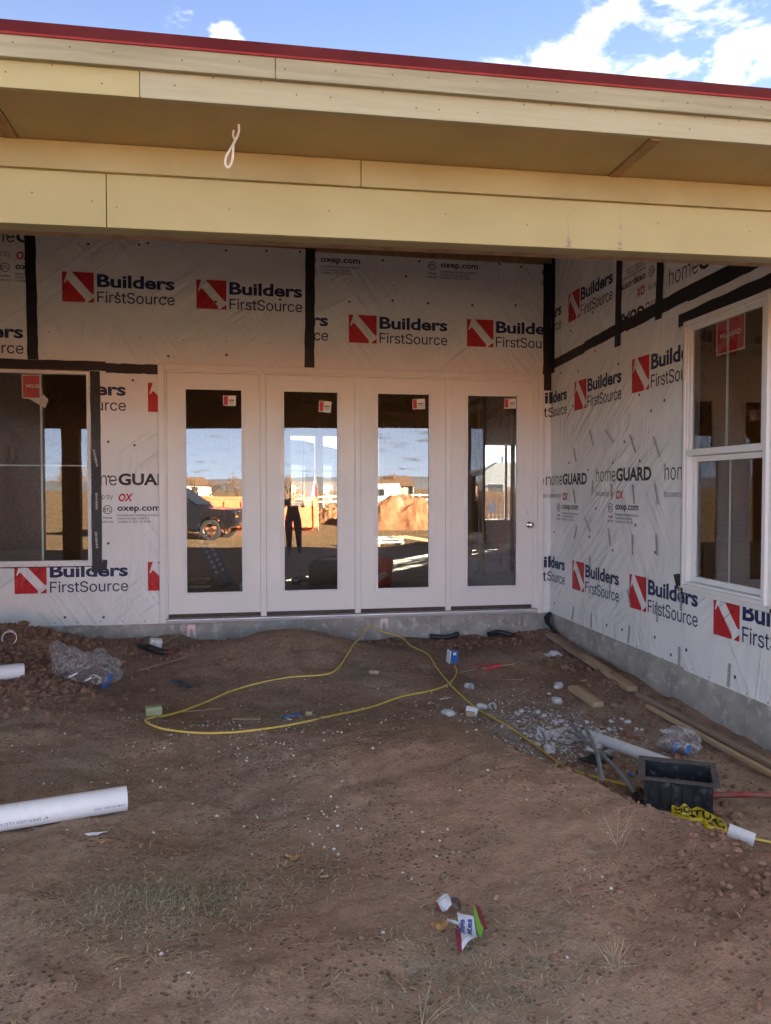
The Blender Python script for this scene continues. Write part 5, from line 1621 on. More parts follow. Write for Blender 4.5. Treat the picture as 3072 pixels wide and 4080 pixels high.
def tape_pt(u, v):
    f = max(0, min(len(path) - 1.001, u * (len(path) - 1))); i = int(f); p_ = path[i] * (1 - f + i) + path[i + 1] * (f - i)
    g_ = gz(p_[0], p_[1])
    return Vector((p_[0] + .02 * v, p_[1] + .030 * v + .006 * math.sin(u * 17), g_ + p_[2] * .8 + .034 * v + .007 * math.sin(u * 23 + v * 3) + .016 * float(vnoise(u * 9, v, 1.0, 3))))


b = MB(); n = 40; vs = []
for i in range(n + 1):
    for v in (-.5, 0, .5):
        vs.append(tape_pt(i / n, v + .12 * math.sin(i * .7)))
b.add(vs, [(i * 3 + j, i * 3 + 3 + j, i * 3 + 4 + j, i * 3 + 1 + j) for i in range(n) for j in range(2)])
b.make('film', M['yellow_tape'], ct)
p = Print(); p.text('CAUTION', 0.10, 0.95, -.30, .34, 0, bold=.03, res=2)
p.v = [(1.05 - u, v) for u, v in p.v]
p.make('lettering', [M['black_print']], ct, lambda u, v: tape_pt(u, v + .12 * math.sin(u * n * .7)) + Vector((0, -.0022, .0018)))
b = MB(); b.tube(cordz([(2.70, -4.09, G), (2.74, -4.17, G), (2.80, -4.20, G), (2.78, -4.26, G), (2.83, -4.30, G)]), [.012] * 29, 6); b.make('twisted_end', M['yellow_tape'], ct)

# snack wrapper
M['wr_white'] = mat('wrapper_white', (0.66, 0.70, 0.78), (0.58, 0.62, 0.70), 12, 0.3)
M['wr_maroon'] = mat('wrapper_maroon', (0.22, 0.035, 0.055), None, 12, 0.35)
M['wr_blue'] = mat('wrapper_blue', (0.03, 0.06, 0.34), None, 12, 0.4)
M['wr_green'] = mat('wrapper_green', (0.16, 0.40, 0.05), (0.48, 0.40, 0.05), 9, 0.35, lo=.45, hi=.6)
wr = thing('snack_wrapper', 'torn white snack wrapper with blue lettering and maroon edges in the foreground', 'wrapper', (1.33, -4.98, -.32))


def wpt(u, v, lift=0.0):
    """wrapper plane: u right, v away from the camera, metres about its middle"""
    x, y = 1.335 + u * 1.2, -4.985 + v * 2.2
    return Vector((x, y, gz(x, y) + .012 + .020 * abs(math.sin(u * 34 + v * 21)) + .35 * max(0, v) * .12 + .02 * (float(vnoise(u, v, 40)) + .5) + lift))


def wsheet(name, m, poly, lift=0.0, n=9):
    """quad patch a,b,c,d subdivided"""
    a, b_, c, d = [Vector((*q, 0)) for q in poly]
    vs = [wpt(*((a.lerp(b_, i / n)).lerp(d.lerp(c, i / n), j / n)).to_2d(), lift) for j in range(n + 1) for i in range(n + 1)]
    mb_ = MB(); mb_.add(vs, [(j * (n + 1) + i, j * (n + 1) + i + 1, (j + 1) * (n + 1) + i + 1, (j + 1) * (n + 1) + i) for j in range(n) for i in range(n)])
    return mb_.make(name, m, wr)


wsheet('main_panel', M['wr_white'], [(-.030, -.075), (.022, -.062), (.040, -.008), (.004, .020)])
wsheet('maroon_edge', M['wr_maroon'], [(-.041, -.077), (-.0305, -.075), (-.008, -.022), (-.034, -.042)], .001)
wsheet('maroon_edge', M['wr_maroon'], [(.047, -.050), (.060, -.048), (.066, .022), (.056, .020)], .002)
wsheet('green_panel', M['wr_green'], [(.026, -.066), (.046, -.048), (.054, .018), (.042, -.006)], .003)
wsheet('flap', M['wr_white'], [(-.036, .030), (-.004, .034), (.004, .074), (-.040, .068)], .006)
wsheet('flap_edge', M['wr_maroon'], [(-.046, .027), (-.0365, .030), (-.0405, .068), (-.050, .066)], .006)
wsheet('foil_inside', M['zinc'], [(-.004, .032), (.030, .020), (.026, .050), (.004, .070)], .002)
wsheet('torn_corner', M['wr_white'], [(-.040, -.008), (-.010, -.020), (-.006, -.012), (-.034, .004)], .006)
p = Print()
p.text('little', -.036, .036, .003, .027, 0, bold=.026, res=2); p.text('bites', -.026, .038, -.027, -.003, 0, bold=.026, res=2)
p.v = [(.006 + .62 * (u * math.cos(1.15) - v * math.sin(1.15)) * 1.05, -.026 + .62 * (u * math.sin(1.15) + v * math.cos(1.15)) * .95) for u, v in p.v]
p.make('lettering', [M['wr_blue']], wr, lambda u, v: wpt(u, v, .0025))

crumple('dead_leaf', 'dark brown leaf lying left of the torn snack wrapper', 'leaf', M['leaf'], (1.27, -4.955), .05, .05, .035, 35, .8, 7)

# ------------------------------------------------------------------ rocks, clods, straw
def ico(seed, sub=1, flat=.75, amp=.22):
    bm = bmesh.new(); bmesh.ops.create_icosphere(bm, subdivisions=sub, radius=1.0)
    q = random.Random(seed)
    for v in bm.verts:
        v.co *= 1 + q.uniform(-amp, amp)
        v.co.z *= flat
    V_ = np.array([v.co[:] for v in bm.verts]); F_ = [tuple(v.index for v in f.verts) for f in bm.faces]
    bm.free()
    return V_, np.array(F_)


rock_mesh = []
for s in range(6):
    V_, F_ = ico(40 + s, 2, .7, .16)
    me = bpy.data.meshes.new('limestone_rock'); me.from_pydata([tuple(v) for v in V_], [], [tuple(f) for f in F_]); me.materials.append(M['rock'])
    rock_mesh.append(me)


def rock(x, y, r, label, group=None, seed=0):
    o = bpy.data.objects.new('limestone_rock', rock_mesh[seed % 6]); COL.objects.link(o)
    q = random.Random(seed * 7 + 1)
    o.location = (x, y, gz(x, y) + r * .35); o.scale = (r * q.uniform(.8, 1.3), r * q.uniform(.8, 1.2), r * q.uniform(.7, 1.0)); o.rotation_euler = (q.uniform(-.3, .3), q.uniform(-.3, .3), q.uniform(0, 6))
    return tag(o, label, 'rock', group)


rock(1.985, -2.42, .042, 'pale grey rock left of the tipped white coupling', seed=1)
rock(2.285, -2.25, .038, 'white rock under the yellow cord behind the coupling', seed=2)
rock(2.78, -3.06, .070, 'largest white rubble lump between the conduit and the white pipe', seed=3)
rock(2.90, -2.18, .045, 'grey rock left of the short lumber block', seed=4)
rock(3.05, -1.86, .040, 'brown-grey rock behind the short lumber block', seed=5)
rock(-.92, -.93, .028, 'white stone on the face of the loose soil pile', seed=6)
rock(2.94, -3.42, .035, 'white stone leaning on the rear of the drain box', seed=7)
rock(3.36, -2.93, .035, 'grey stone beside the small plastic bag', seed=8)
rock(-1.05, -2.35, .045, 'white rubble lump at the far left below the soil pile', seed=9)
q = random.Random(77)
for i in range(85):
    a, r = q.uniform(0, 6.28), abs(q.gauss(0, 1))
    x, y = 2.66 + math.cos(a) * r * .22, -2.76 + math.sin(a) * r * .27
    rock(x, y, q.uniform(.009, .025), 'white limestone fragment in the rubble patch around the white pipe', 'rubble fragments around the white pipe', seed=10 + i)
for i in range(26):
    a, r = q.uniform(0, 6.28), abs(q.gauss(0, 1))
    x, y = 3.0 + math.cos(a) * r * .28, -2.7 + math.sin(a) * r * .35
    if x > 3.66:
        continue
    rock(x, y, q.uniform(.010, .022), 'pale stone scattered between the rubble patch and the right foundation', 'scattered stones by the right foundation', seed=60 + i)


def scatter(name, label, cat, m, pts, radii, sub=1, seed=1, flat=.7, amp=.25, sink=.3):
    base = [ico(seed * 13 + k_, sub, flat, amp) for k_ in range(5)]
    rs = np.random.RandomState(seed)
    VV, FF, off = [], [], 0
    pts = np.array(pts); hz = ground_h(pts[:, 0], pts[:, 1])
    for i, (x, y) in enumerate(pts):
        V_, F_ = base[i % 5]
        a = rs.rand() * 6.28; c, s = math.cos(a), math.sin(a)
        S = radii[i] * (0.7 + .6 * rs.rand(3))
        v = V_ * S
        v = np.stack([v[:, 0] * c - v[:, 1] * s, v[:, 0] * s + v[:, 1] * c, v[:, 2]], 1) + np.array([x, y, hz[i] + radii[i] * sink])
        VV.append(v); FF.append(F_ + off); off += len(V_)
    me = bpy.data.meshes.new(name); me.from_pydata(np.concatenate(VV).tolist(), [], np.concatenate(FF).tolist()); me.materials.append(m)
    o = put(name, me); o['kind'] = 'stuff'; o['label'] = label; o['category'] = cat
    return o


rs = np.random.RandomState(5)


def cloud_pts(spec):
    out = []
    for cx, cy, sx, sy, n in spec:
        out.append(np.stack([rs.normal(cx, sx, n), rs.normal(cy, sy, n)], 1))
    P = np.concatenate(out)
    ok = (P[:, 0] < 3.70) & (P[:, 1] < -.02) & (P[:, 0] > -2.3) & (P[:, 1] > -7)
    return P[ok]


P = cloud_pts([(2.62, -2.75, .24, .30, 1200), (2.35, -2.2, .35, .4, 160), (2.9, -2.5, .35, .45, 130), (.55, -2.95, .30, .22, 150), (.65, -2.45, .35, .18, 110), (.95, -4.05, .12, .16, 60), (.8, -3.2, .8, .7, 110), (1.2, -4.6, .8, .6, 80),
               (-.3, -3.0, .5, .5, 50), (1.3, -1.6, .5, .4, 70), (3.1, -.3, .4, .15, 60), (2.3, -2.4, .3, .3, 90), (3.2, -3.4, .3, .5, 60)])
scatter('gravel', 'small white limestone grit scattered over the dirt', 'gravel', M['rock'], P, .0025 + .0065 * rs.rand(len(P)) ** 2.2, 1, 3)
P = cloud_pts([(-1.25, -.95, .40, .32, 900), (-.9, -1.5, .30, .30, 500), (-.35, -.55, .35, .2, 350), (-1.0, -1.9, .3, .3, 250), (2.45, -5.2, .30, .30, 500), (2.9, -5.0, .3, .4, 250), (2.9, -.25, .5, .14, 380), (3.45, -1.0, .15, .8, 200), (3.3, -2.6, .25, .7, 260), (2.7, -3.7, .35, .4, 220)])
scatter('soil_clods', 'crumbly damp red soil clods on the loose piles', 'soil', M['clod'], P, (.005 + .026 * rs.rand(len(P)) ** 2.3) * np.where(P[:, 1] < -4.2, .55, 1.0), 2, 9, .8, .17, .22)
P = np.stack([rs.uniform(-1.2, 3.6, 9000), rs.uniform(-6, -.1, 9000)], 1)
scatter('soil_crumbs', 'fine soil crumbs over the trodden dirt', 'soil', M['ground'], P, .0022 + .0085 * rs.rand(len(P)) ** 4, 1, 17, .7, .3, .2)


def blades(name, label, cat, m, P, L0, L1, w, tilt, seed):
    r = np.random.RandomState(seed); n = len(P)
    a = r.rand(n) * 6.283; L_ = L0 + (L1 - L0) * r.rand(n) ** 2; el = tilt * r.rand(n) ** 1.5
    d = np.stack([np.cos(a) * np.cos(el), np.sin(a) * np.cos(el), np.sin(el)], 1) * L_[:, None]
    s = np.stack([-np.sin(a), np.cos(a), 0 * a], 1) * (w * (0.5 + r.rand(n)))[:, None]
    p0 = np.concatenate([P, (ground_h(P[:, 0], P[:, 1]) + .003)[:, None]], 1)
    p1 = p0 + d
    g1 = ground_h(p1[:, 0], p1[:, 1]) + .003
    p1[:, 2] = np.maximum(p1[:, 2], g1)
    mid = (p0 + p1) / 2 + np.array([0, 0, .004]) + r.normal(0, .004, (n, 3)) * np.array([1, 1, .4])
    V_ = np.stack([p0 - s, p0 + s, mid + s, mid - s, p1 + s * .4, p1 - s * .4], 1).reshape(-1, 3)
    i = np.arange(n)[:, None] * 6
    F_ = np.concatenate([i + np.array([[0, 1, 2, 3]]), i + np.array([[3, 2, 4, 5]])])
    me = bpy.data.meshes.new(name); me.from_pydata(V_.tolist(), [], F_.tolist()); me.materials.append(m)
    o = put(name, me)
    if label:
        o['kind'] = 'stuff'; o['label'] = label; o['category'] = cat
    return o


P = cloud_pts([(.85, -2.35, .28, .16, 900), (.25, -4.62, .26, .20, 1000), (.10, -3.30, .2, .15, 160), (1.35, -5.2, .35, .22, 500), (1.6, -1.4, .2, .12, 260), (.5, -3.5, .9, .8, 500), (1.5, -4.5, .8, .7, 900), (2.3, -1.0, .5, .4, 200), (-.3, -3.9, .3, .4, 150), (2.9, -2.5, .4, .8, 160), (.9, -4.5, .25, .25, 220)])
blades('straw_litter', 'dry straw and stem bits littering the dirt', 'straw', M['straw'], P, .008, .065, .0013, .25, 4)
P = cloud_pts([(.30, -4.60, .20, .14, 2200), (-.45, -2.95, .10, .06, 120), (1.30, -5.25, .22, .14, 1100), (2.05, -4.45, .05, .03, 40), (1.62, -4.55, .07, .05, 90), (-.40, -3.25, .12, .08, 120), (.9, -4.55, .15, .15, 180), (1.62, -5.08, .05, .05, 90)])
blades('sparse_grass', 'thin grey-green grass stubble in patches on the dirt', 'grass', M['grass'], P, .008, .036, .0012, .9, 6)
P = cloud_pts([(.8, -3.0, 1.0, 1.2, 90), (2.8, -2.2, .6, 1.0, 60), (.3, -4.6, .3, .3, 24)])
blades('wood_chips', 'small wood chips and splinters strewn on the dirt', 'wood chips', M['chipwood'], P, .012, .05, .005, .15, 8)


def weed(x, y, n, L0, L1, spread, label, seed):
    q = random.Random(seed)
    t_ = thing('dry_weed', label, 'weed', (x, y, gz(x, y)))
    b = MB()
    for i in range(n):
        a = q.uniform(0, 6.28); e = q.uniform(.25, 1.3) if spread > .5 else q.uniform(.7, 1.4); L_ = q.uniform(L0, L1)
        d = Vector((math.cos(a) * math.cos(e), math.sin(a) * math.cos(e), math.sin(e)))
        p0 = Vector((x + q.uniform(-.015, .015), y + q.uniform(-.015, .015), gz(x, y) - .004))
        pts = [p0, p0 + d * L_ * .5 + Vector((0, 0, L_ * .08)), p0 + d * L_]
        b.tube(catmull(pts, 3), [.0011, .0011, .001, .0009, .0008, .0007, .0004], 4, False)
    b.make('stems', M['straw'], t_)
    return t_


weed(2.075, -4.72, 6, .08, .17, .3, 'lone dry forked weed stalk on the crest of the mound', 1)
weed(1.745, -5.33, 60, .03, .10, .9, 'tuft of dry pale grass at the lower right', 2)
weed(1.10, -5.42, 5, .06, .14, .9, 'few dry stems lying at the bottom middle', 3)

# ------------------------------------------------------------------ things inside, seen through the glass
FL = -.029
M['bucket'] = mat('red_orange_bucket', (0.55, 0.045, 0.03), (0.48, 0.04, 0.025), 6, 0.4)
bk = thing('bucket', 'red plastic bucket with white stencilled lettering on the floor inside the third door', 'bucket', (2.27, 1.98, FL))
b = MB(); b.lathe([(.125, 0), (.150, .30), (.158, .305), (.158, .325), (.151, .327), (.153, .365), (.146, .365), (.140, .30), (.118, .01), (.001, .01)], 28, Matrix.Translation((2.27, 1.98, FL)))
b.make('body', M['bucket'], bk, smooth=True)
b = MB(); b.tube([(2.27 + .16 * math.cos(a), 1.98 - .02 - .06 * math.sin(a), FL + .30 - .10 * math.sin(a)) for a in [math.pi * i / 12 for i in range(13)]], .003, 6); b.make('handle', M['zinc'], bk)
p = Print()
p.text('THE', -.03, .0, .035, .050, 0, bold=.02, res=2); p.text('HOME', -.07, .05, .0, .032, 0, bold=.03, res=2); p.text('DEPOT', -.07, .06, -.040, -.006, 0, bold=.03, res=2)
for a_, c_, d_, e_ in ((-.085, .08, .056, .060), (-.085, .08, -.054, -.050), (-.085, -.081, -.05, .056), (.076, .08, -.05, .056)):
    p.rect(a_, c_, d_, e_, 0)
p.v = [(u * .88 - v * .5, u * .5 + v * .88) for u, v in p.v]
p.make('lettering', [M['sticker_w']], bk, lambda u, v: (2.27 + .1415 * math.sin(u / .14 - .05), 1.98 - .1415 * math.cos(u / .14 - .05), FL + .16 + v))
M['bagcloth'] = mat('dark_tool_bag', (0.035, 0.030, 0.028), (0.02, 0.018, 0.017), 16, 0.9, 60, .002)
tb = thing('tool_bag', 'dark canvas tool bag on the floor inside the second door', 'bag', (1.62, 2.35, FL))
b = MB()
b.prism([(1.36, 0), (1.92, 0), (1.94, .20), (1.88, .30), (1.42, .31), (1.37, .24)], 2.20, 2.50, lambda u, v, h: (u, h + .06 * math.sin(v * 8), FL + v)); b.make('body', M['bagcloth'], tb, bevel=.02)
b = MB(); b.tube([(1.45, 2.30, FL + .30), (1.50, 2.28, FL + .37), (1.75, 2.28, FL + .37), (1.82, 2.30, FL + .30)], .012, 6); b.make('strap', M['bagcloth'], tb)
dr = thing('power_tool', 'small dark power tool lying left of the tool bag inside', 'tool', (1.25, 2.2, FL))
b = MB(); b.tube([(1.14, 2.22, FL + .05), (1.24, 2.2, FL + .10), (1.34, 2.18, FL + .08)], [.045, .05, .035], 10); b.make('body', M['black_plastic'], dr, smooth=True)
b = MB(); b.tube([(1.24, 2.20, FL + .09), (1.21, 2.14, FL + .03)], [.028, .032], 8); b.make('grip', M['black_plastic'], dr, smooth=True)
M['bluesteel'] = mat('blue_steel', (0.035, 0.085, 0.15), (0.025, 0.06, 0.11), 10, 0.5)
lp = thing('steel_plank', 'blue steel scaffold plank leaning inside the first door', 'plank', (.24, 2.39, FL))
p0, p1 = Vector((.30, 2.30, FL + .01)), Vector((-.22, 2.65, 1.05))
b = MB(); b.bar(p0, p1, .20, .035, (0, -1, .3)); b.make('deck', M['bluesteel'], lp, bevel=.006)
dd = (p1 - p0); ln = dd.length; dd.normalize(); sd_ = dd.cross(Vector((0, -1, .3))).normalized(); nn_ = sd_.cross(dd)
dm = None
for i in range(9):
    for s in (-.04, .04):
        c = p0 + dd * (.22 + i * .075) + sd_ * s + nn_ * (.0185 if nn_.y < 0 else -.0185)
        T = Matrix.Translation(c) @ (nn_ if nn_.y < 0 else -nn_).to_track_quat('Z', 'Y').to_matrix().to_4x4()
        b = MB(); b.lathe([(.020, 0), (.020, .002), (.012, .004), (.011, .001)], 10, T); b.make('grip_hole', M['zinc'], lp)
bag_i = crumple('parts_pouch', 'small clear pouch of screws resting on the blue steel plank', 'pouch', M['film'], (.23, 2.2), .10, .12, .08, 31, .2)
bag_i.location = (0, 0, .40)
bx_ = thing('cardboard_box', 'small pale carton on the floor inside the first door', 'box', (.52, 1.9, FL))
b = MB(); b.obb((.52, 1.9, FL + .05), .13, .10, .10, (0, 0, .3)); b.make('carton', M['paper'], bx_, bevel=.002)
b = MB(); b.obb((.52, 1.9, FL + .102), .03, .104, .002, (0, 0, .3)); b.make('packing_strip', M['straw'], bx_)
# sawhorse-like crate at the left, inside
cr = thing('scrap_stack', 'short offcut lumber stacked on the floor at the left inside', 'lumber', (-.05, 1.9, FL))
for i in range(4):
    b = MB(); b.bar((-.35, 1.75 + .05 * i, FL + .02 + .042 * i), (.05 + .05 * (i % 2), 1.95 + .03 * i, FL + .02 + .042 * i), .09, .038); b.make('offcut', M['stud'], cr)
# instruction pouches hung on the knobs' side of doors three and four
for i, (x, z, w, h, r) in ((2, (2.127, 1.096, .068, .095, .2)), (3, (3.105, 1.04, .080, .110, .35))):
    d = [o for o in bpy.data.objects if o.name.startswith('door_leaf')][i]
    b = MB(); c, s = math.cos(r), math.sin(r)
    vs = []
    for v in range(5):
        for u in range(4):
            a, e = (u / 3 - .5) * w, (v / 4 - .5) * h
            vs.append((x - d.location.x + a * c - e * s, .012 + .006 * math.sin(u * 1.9 + v), z + a * s + e * c))
    b.add(vs, [(v * 4 + u, v * 4 + u + 1, v * 4 + u + 5, v * 4 + u + 4) for v in range(4) for u in range(3)])
    o = b.make('instruction_pouch', M['paper'], d, loc=(0, 0, 0)); o.matrix_parent_inverse = Matrix.Identity(4)

# ------------------------------------------------------------------ the lot behind the camera (seen mirrored in the glass)
M['paint_black'] = mat('black_car_paint', (0.012, 0.012, 0.016), (0.010, 0.010, 0.013), 3, 0.15, spec=.6)
M['chrome'] = mat('chrome', (0.75, 0.75, 0.76), None, 5, 0.08, metal=1.0)
M['tyre'] = mat('tyre_rubber', (0.025, 0.024, 0.023), None, 12, 0.85)
M['carglass'] = mat('tinted_car_glass', (0.02, 0.025, 0.03), None, 5, 0.05, spec=.8)
M['amber'] = mat('amber_lens', (0.7, 0.25, 0.02), None, 5, 0.2)
M['orange'] = mat('orange_steel', (0.72, 0.125, 0.010), (0.62, 0.105, 0.008), 2, 0.5, blot=((0.25, 0.10, 0.05), 3, .68, .85))
tk = thing('pickup_truck', 'black pickup truck with chrome wheels parked behind the camera, mirrored in the doors', 'truck', (-2.36, -21.6, gz(-2.36, -21.6)), math.radians(18))


def local(t_, mb_, name, m, bevel=0.0, smooth=False):
    o = mb_.make(name, m, t_, smooth=smooth, bevel=bevel, loc=(0, 0, 0))
    o.matrix_parent_inverse = Matrix.Identity(4)
    return o


def arch(cx, r, n=9):
    return [(cx + r * math.cos(math.pi * (1 - i / (n - 1))), .42 + r * math.sin(math.pi * (1 - i / (n - 1)))) for i in range(n)]


b = MB()
prof = [(-2.85, .55), (-2.85, 1.22), (-.95, 1.22), (-.95, 1.26), (1.15, 1.26), (2.55, 1.17), (2.82, 1.02), (2.86, .55)] + [(2.55, .42)] + arch(1.85, .50)[::-1] + arch(-1.75, .50)[::-1] + [(-2.7, .45)]
b.prism(prof, -.98, .98, lambda u, v, h: (u, h, v)); body = local(tk, b, 'body', M['paint_black'], .05)
b = MB()
lo, hi = [(-.98, 1.26), (1.30, 1.26)], [(-.85, 1.86), (.35, 1.86)]
vs = [(lo[0][0], -.93, 1.25), (lo[1][0], -.93, 1.25), (lo[1][0], .93, 1.25), (lo[0][0], .93, 1.25), (hi[0][0], -.76, 1.86), (hi[1][0], -.76, 1.86), (hi[1][0], .76, 1.86), (hi[0][0], .76, 1.86)]
b.add(vs, [(0, 1, 5, 4), (1, 2, 6, 5), (2, 3, 7, 6), (3, 0, 4, 7), (4, 5, 6, 7)]); local(tk, b, 'cab', M['paint_black'], .05)
for s in (-1, 1):
    b = MB(); y0_, y1_ = s * .905, s * .79
    b.add([(-.80, y0_ + s * .006, 1.33), (.05, y0_ + s * .006, 1.33), (.05, y1_ + s * .006, 1.76), (-.74, y1_ + s * .006, 1.76)], [(0, 1, 2, 3)]); local(tk, b, 'side_window', M['carglass'])
    b = MB(); b.add([(.12, y0_ + s * .006, 1.33), (1.02, y0_ + s * .006, 1.33), (.38, y1_ + s * .006, 1.76), (.12, y1_ + s * .006, 1.76)], [(0, 1, 2, 3)]); local(tk, b, 'side_window', M['carglass'])
    b = MB(); b.obb((1.0, s * 1.08, 1.34), .10, .22, .18); local(tk, b, 'wing_mirror', M['paint_black'], .02)
    b = MB(); b.obb((2.80, s * .78, 1.0), .14, .36, .16); local(tk, b, 'headlight', M['chrome'], .02)
    b = MB(); b.obb((2.83, s * .86, .88), .08, .20, .05); local(tk, b, 'indicator', M['amber'], .01)
b = MB(); b.add([(1.26, -.84, 1.31), (1.26, .84, 1.31), (.42, .70, 1.80), (.42, -.70, 1.80)], [(0, 1, 2, 3)])
b.v = [(x + .02, y, z + .012) for x, y, z in b.v]; local(tk, b, 'windscreen', M['carglass'])
b = MB()
for i in range(4):
    b.obb((2.86, 0, .80 + .09 * i), .05, 1.2, .05)
local(tk, b, 'grille', M['chrome'])
b = MB(); b.obb((2.90, 0, .60), .18, 1.9, .20); local(tk, b, 'bumper', M['chrome'], .04)
for x_ in (1.85, -1.75):
    for s in (-1, 1):
        T = Matrix.Translation((x_, s * .86, .40)) @ Euler((math.pi / 2, 0, 0)).to_matrix().to_4x4()
        b = MB(); b.lathe([(.27, -.13), (.38, -.13), (.40, -.10), (.40, .10), (.38, .13), (.27, .13), (.27, -.13)], 28, T); wh = local(tk, b, 'tyre', M['tyre'], 0, True)
        b = MB(); b.lathe([(.27, .115), (.25, .10), (.245, .02), (.25, -.10), (.27, -.115)], 24, T); b.lathe([(.07, .12), (.07, -.12)], 12, T)
        for k_ in range(6):
            a = k_ * math.pi / 3
            for yy in (s * .98,):
                b.bar((x_ + .05 * math.cos(a), yy - s * .02, .40 + .05 * math.sin(a)), (x_ + .26 * math.cos(a), yy - s * .02, .40 + .26 * math.sin(a)), .05, .03, (0, 1, 0))
        local(tk, b, 'rim', M['chrome'])

dp = thing('dumpster', 'orange roll-off dumpster behind the truck, mirrored in the doors', 'dumpster', (.75, -26.6, gz(.75, -26.6)), -.22)
b = MB(); L2, W2, H2, t = 2.6, 1.1, 1.45, .05
b.box(-L2, L2, -W2, -W2 + t, .15, H2); b.box(-L2, L2, W2 - t, W2, .15, H2); b.box(-L2, -L2 + t, -W2 + t, W2 - t, .15, H2); b.box(L2 - t, L2, -W2 + t, W2 - t, .15, H2); b.box(-L2 + t, L2 - t, -W2 + t, W2 - t, .15, .20)
local(dp, b, 'hopper', M['orange'])
b = MB()
for i in range(7):
    x_ = -L2 + .2 + i * .80
    local(dp, MB().box(x_ - .05, x_ + .05, W2 + .001, W2 + .09, .15, H2 - .08), 'rib', M['orange'])
for i in range(3):
    y_ = -W2 + .3 + i * .8
    local(dp, MB().box(L2 + .001, L2 + .09, y_ - .05, y_ + .05, .15, H2 - .08), 'rib', M['orange'])
b = MB(); ring(b, -L2 - .04, L2 + .04, -W2 - .04, W2 + .04, .10, H2, H2 + .08, 0, lambda u, v, h: (u, v, h)); local(dp, b, 'top_rail', M['orange'])
b = MB()
for s in (-.5, .5):
    b.box(-L2 + .1, L2 - .1, s - .06, s + .06, .0, .15)
local(dp, b, 'skid', M['orange'])
q = random.Random(2); p = Print()
p.poly([(.35 * (1 + .35 * q.random()) * math.cos(a * .349), .22 * (1 + .5 * q.random()) * math.sin(a * .349)) for a in range(18)], 0)
p.text('NNA', -.45, .35, -.52, -.28, 0, bold=.03, res=2)
o = p.make('painted_emblem', [M['paper']], dp, lambda u, v: (-.35 - u, W2 + .004, 1.05 + v)); o.matrix_parent_inverse = Matrix.Identity(4)
fg = thing('flag', 'red white and blue feather flag standing by the dumpster, mirrored in the second door', 'flag', (3.45, -26.2, gz(3.4, -26.2)))
M['flag_r'] = mat('flag_red', (0.55, 0.03, 0.03), None, 5, .7); M['flag_b'] = mat('flag_blue', (0.03, 0.05, 0.30), None, 5, .7); M['flag_w'] = mat('flag_white', (0.75, 0.75, 0.75), None, 5, .7)
b = MB(); b.tube([(3.55, -26.2, gz(3.5, -26.2)), (3.52, -26.2, 1.2), (3.40, -26.2, 1.85)], [.02, .015, .008], 6); b.make('pole', M['zinc'], fg)
for i, (m_, a, c_) in enumerate((('flag_r', 0, .4), ('flag_w', .4, .72), ('flag_b', .72, 1.0))):
    b = MB(); n = 8
    vs = []
    for j in range(n + 1):
        tt = j / n
        z_ = 1.80 - tt * 1.15
        xr = 3.42 + .10 * tt + .02; wdt = .05 + .42 * tt
        x0_, x1_ = xr - wdt * c_, xr - wdt * a
        for x_ in (x0_, x1_):
            vs.append((x_, -26.2 + .05 * math.sin(tt * 6 + x_ * 8), z_))
    b.add(vs, [(j * 2, j * 2 + 1, j * 2 + 3, j * 2 + 2) for j in range(n)]); b.make('cloth', M[m_], fg)


def mound(name, label, cx, cy, rx, ry, h, seed, m):
    b = MB(); n = 40; vs = []
    for j in range(n + 1):
        for i in range(n + 1):
            u, v = (i / n * 2 - 1) * 1.25, (j / n * 2 - 1) * 1.25
            r = math.hypot(u, v)
            k_ = sstep(0, .7, max(0, 1.0 - r + .5 * float(vnoise(u, v, 1.7, seed, 9))) * .95)
            zz = .8 * h * k_ * (1 + .8 * float(vnoise(u, v, 2.3, seed))) + h * .34 * float(vnoise(u, v, 7, seed, 4)) * min(1, k_ * 3) + h * .22 * float(vnoise(u, v, 16, seed)) * min(1, k_ * 3)
            vs.append((cx + u * rx, cy + v * ry, gz(cx + u * rx, cy + v * ry) - .03 + zz))
    b.add(vs, [(j * (n + 1) + i, j * (n + 1) + i + 1, (j + 1) * (n + 1) + i + 1, (j + 1) * (n + 1) + i) for j in range(n) for i in range(n)])
    o = b.make(name, m, smooth=False)
    return tag(o, label, 'dirt pile')


M['pile'] = mat('dry_red_soil_heap', (0.38, 0.175, 0.080), (0.26, 0.115, 0.052), 2.5, .95, 12, .05, kind='World')
mound('dirt_pile', 'large red dirt heap in the sun, mirrored in the third door', 7.6, -27.6, 2.7, 1.8, 1.30, 3, M['pile'])
mound('dirt_pile', 'low dark dirt heap right of the dumpster, mirrored in the second door', 5.6, -31.5, 1.9, 1.5, 1.1, 6, M['pile'])
ls = thing('board_stack', 'white boards and offcuts stacked on pallets, mirrored in the third door', 'boards', (4.7, -15.6, gz(4.7, -15.6)))
q = random.Random(9); zb = gz(4.7, -15.6)
for i in range(3):
    MB().obb((4.5 + .7 * (i - 1), -15.6, zb + .06), .10, 1.0, .10).make('pallet_runner', M['lumber_old'], ls)
for i in range(6):
    MB().obb((4.55 + q.uniform(-.25, .25), -15.6 + q.uniform(-.15, .15), zb + .125 + i * .028), 1.4 - .15 * (i % 3), .9, .024, (0, 0, q.uniform(-.2, .2))).make('white_board', M['paper'], ls)
for i in range(3):
    MB().bar((4.9 + .2 * i, -15.2 - .1 * i, zb + .33), (6.1 + .1 * i, -15.0 - .2 * i, gz(6.1, -15) + .03), .09, .035).make('loose_board', M['lumber'], ls)

# bare trees
M['bark'] = mat('bare_bark', (0.20, 0.125, 0.075), (0.13, 0.08, 0.05), 6, .9)


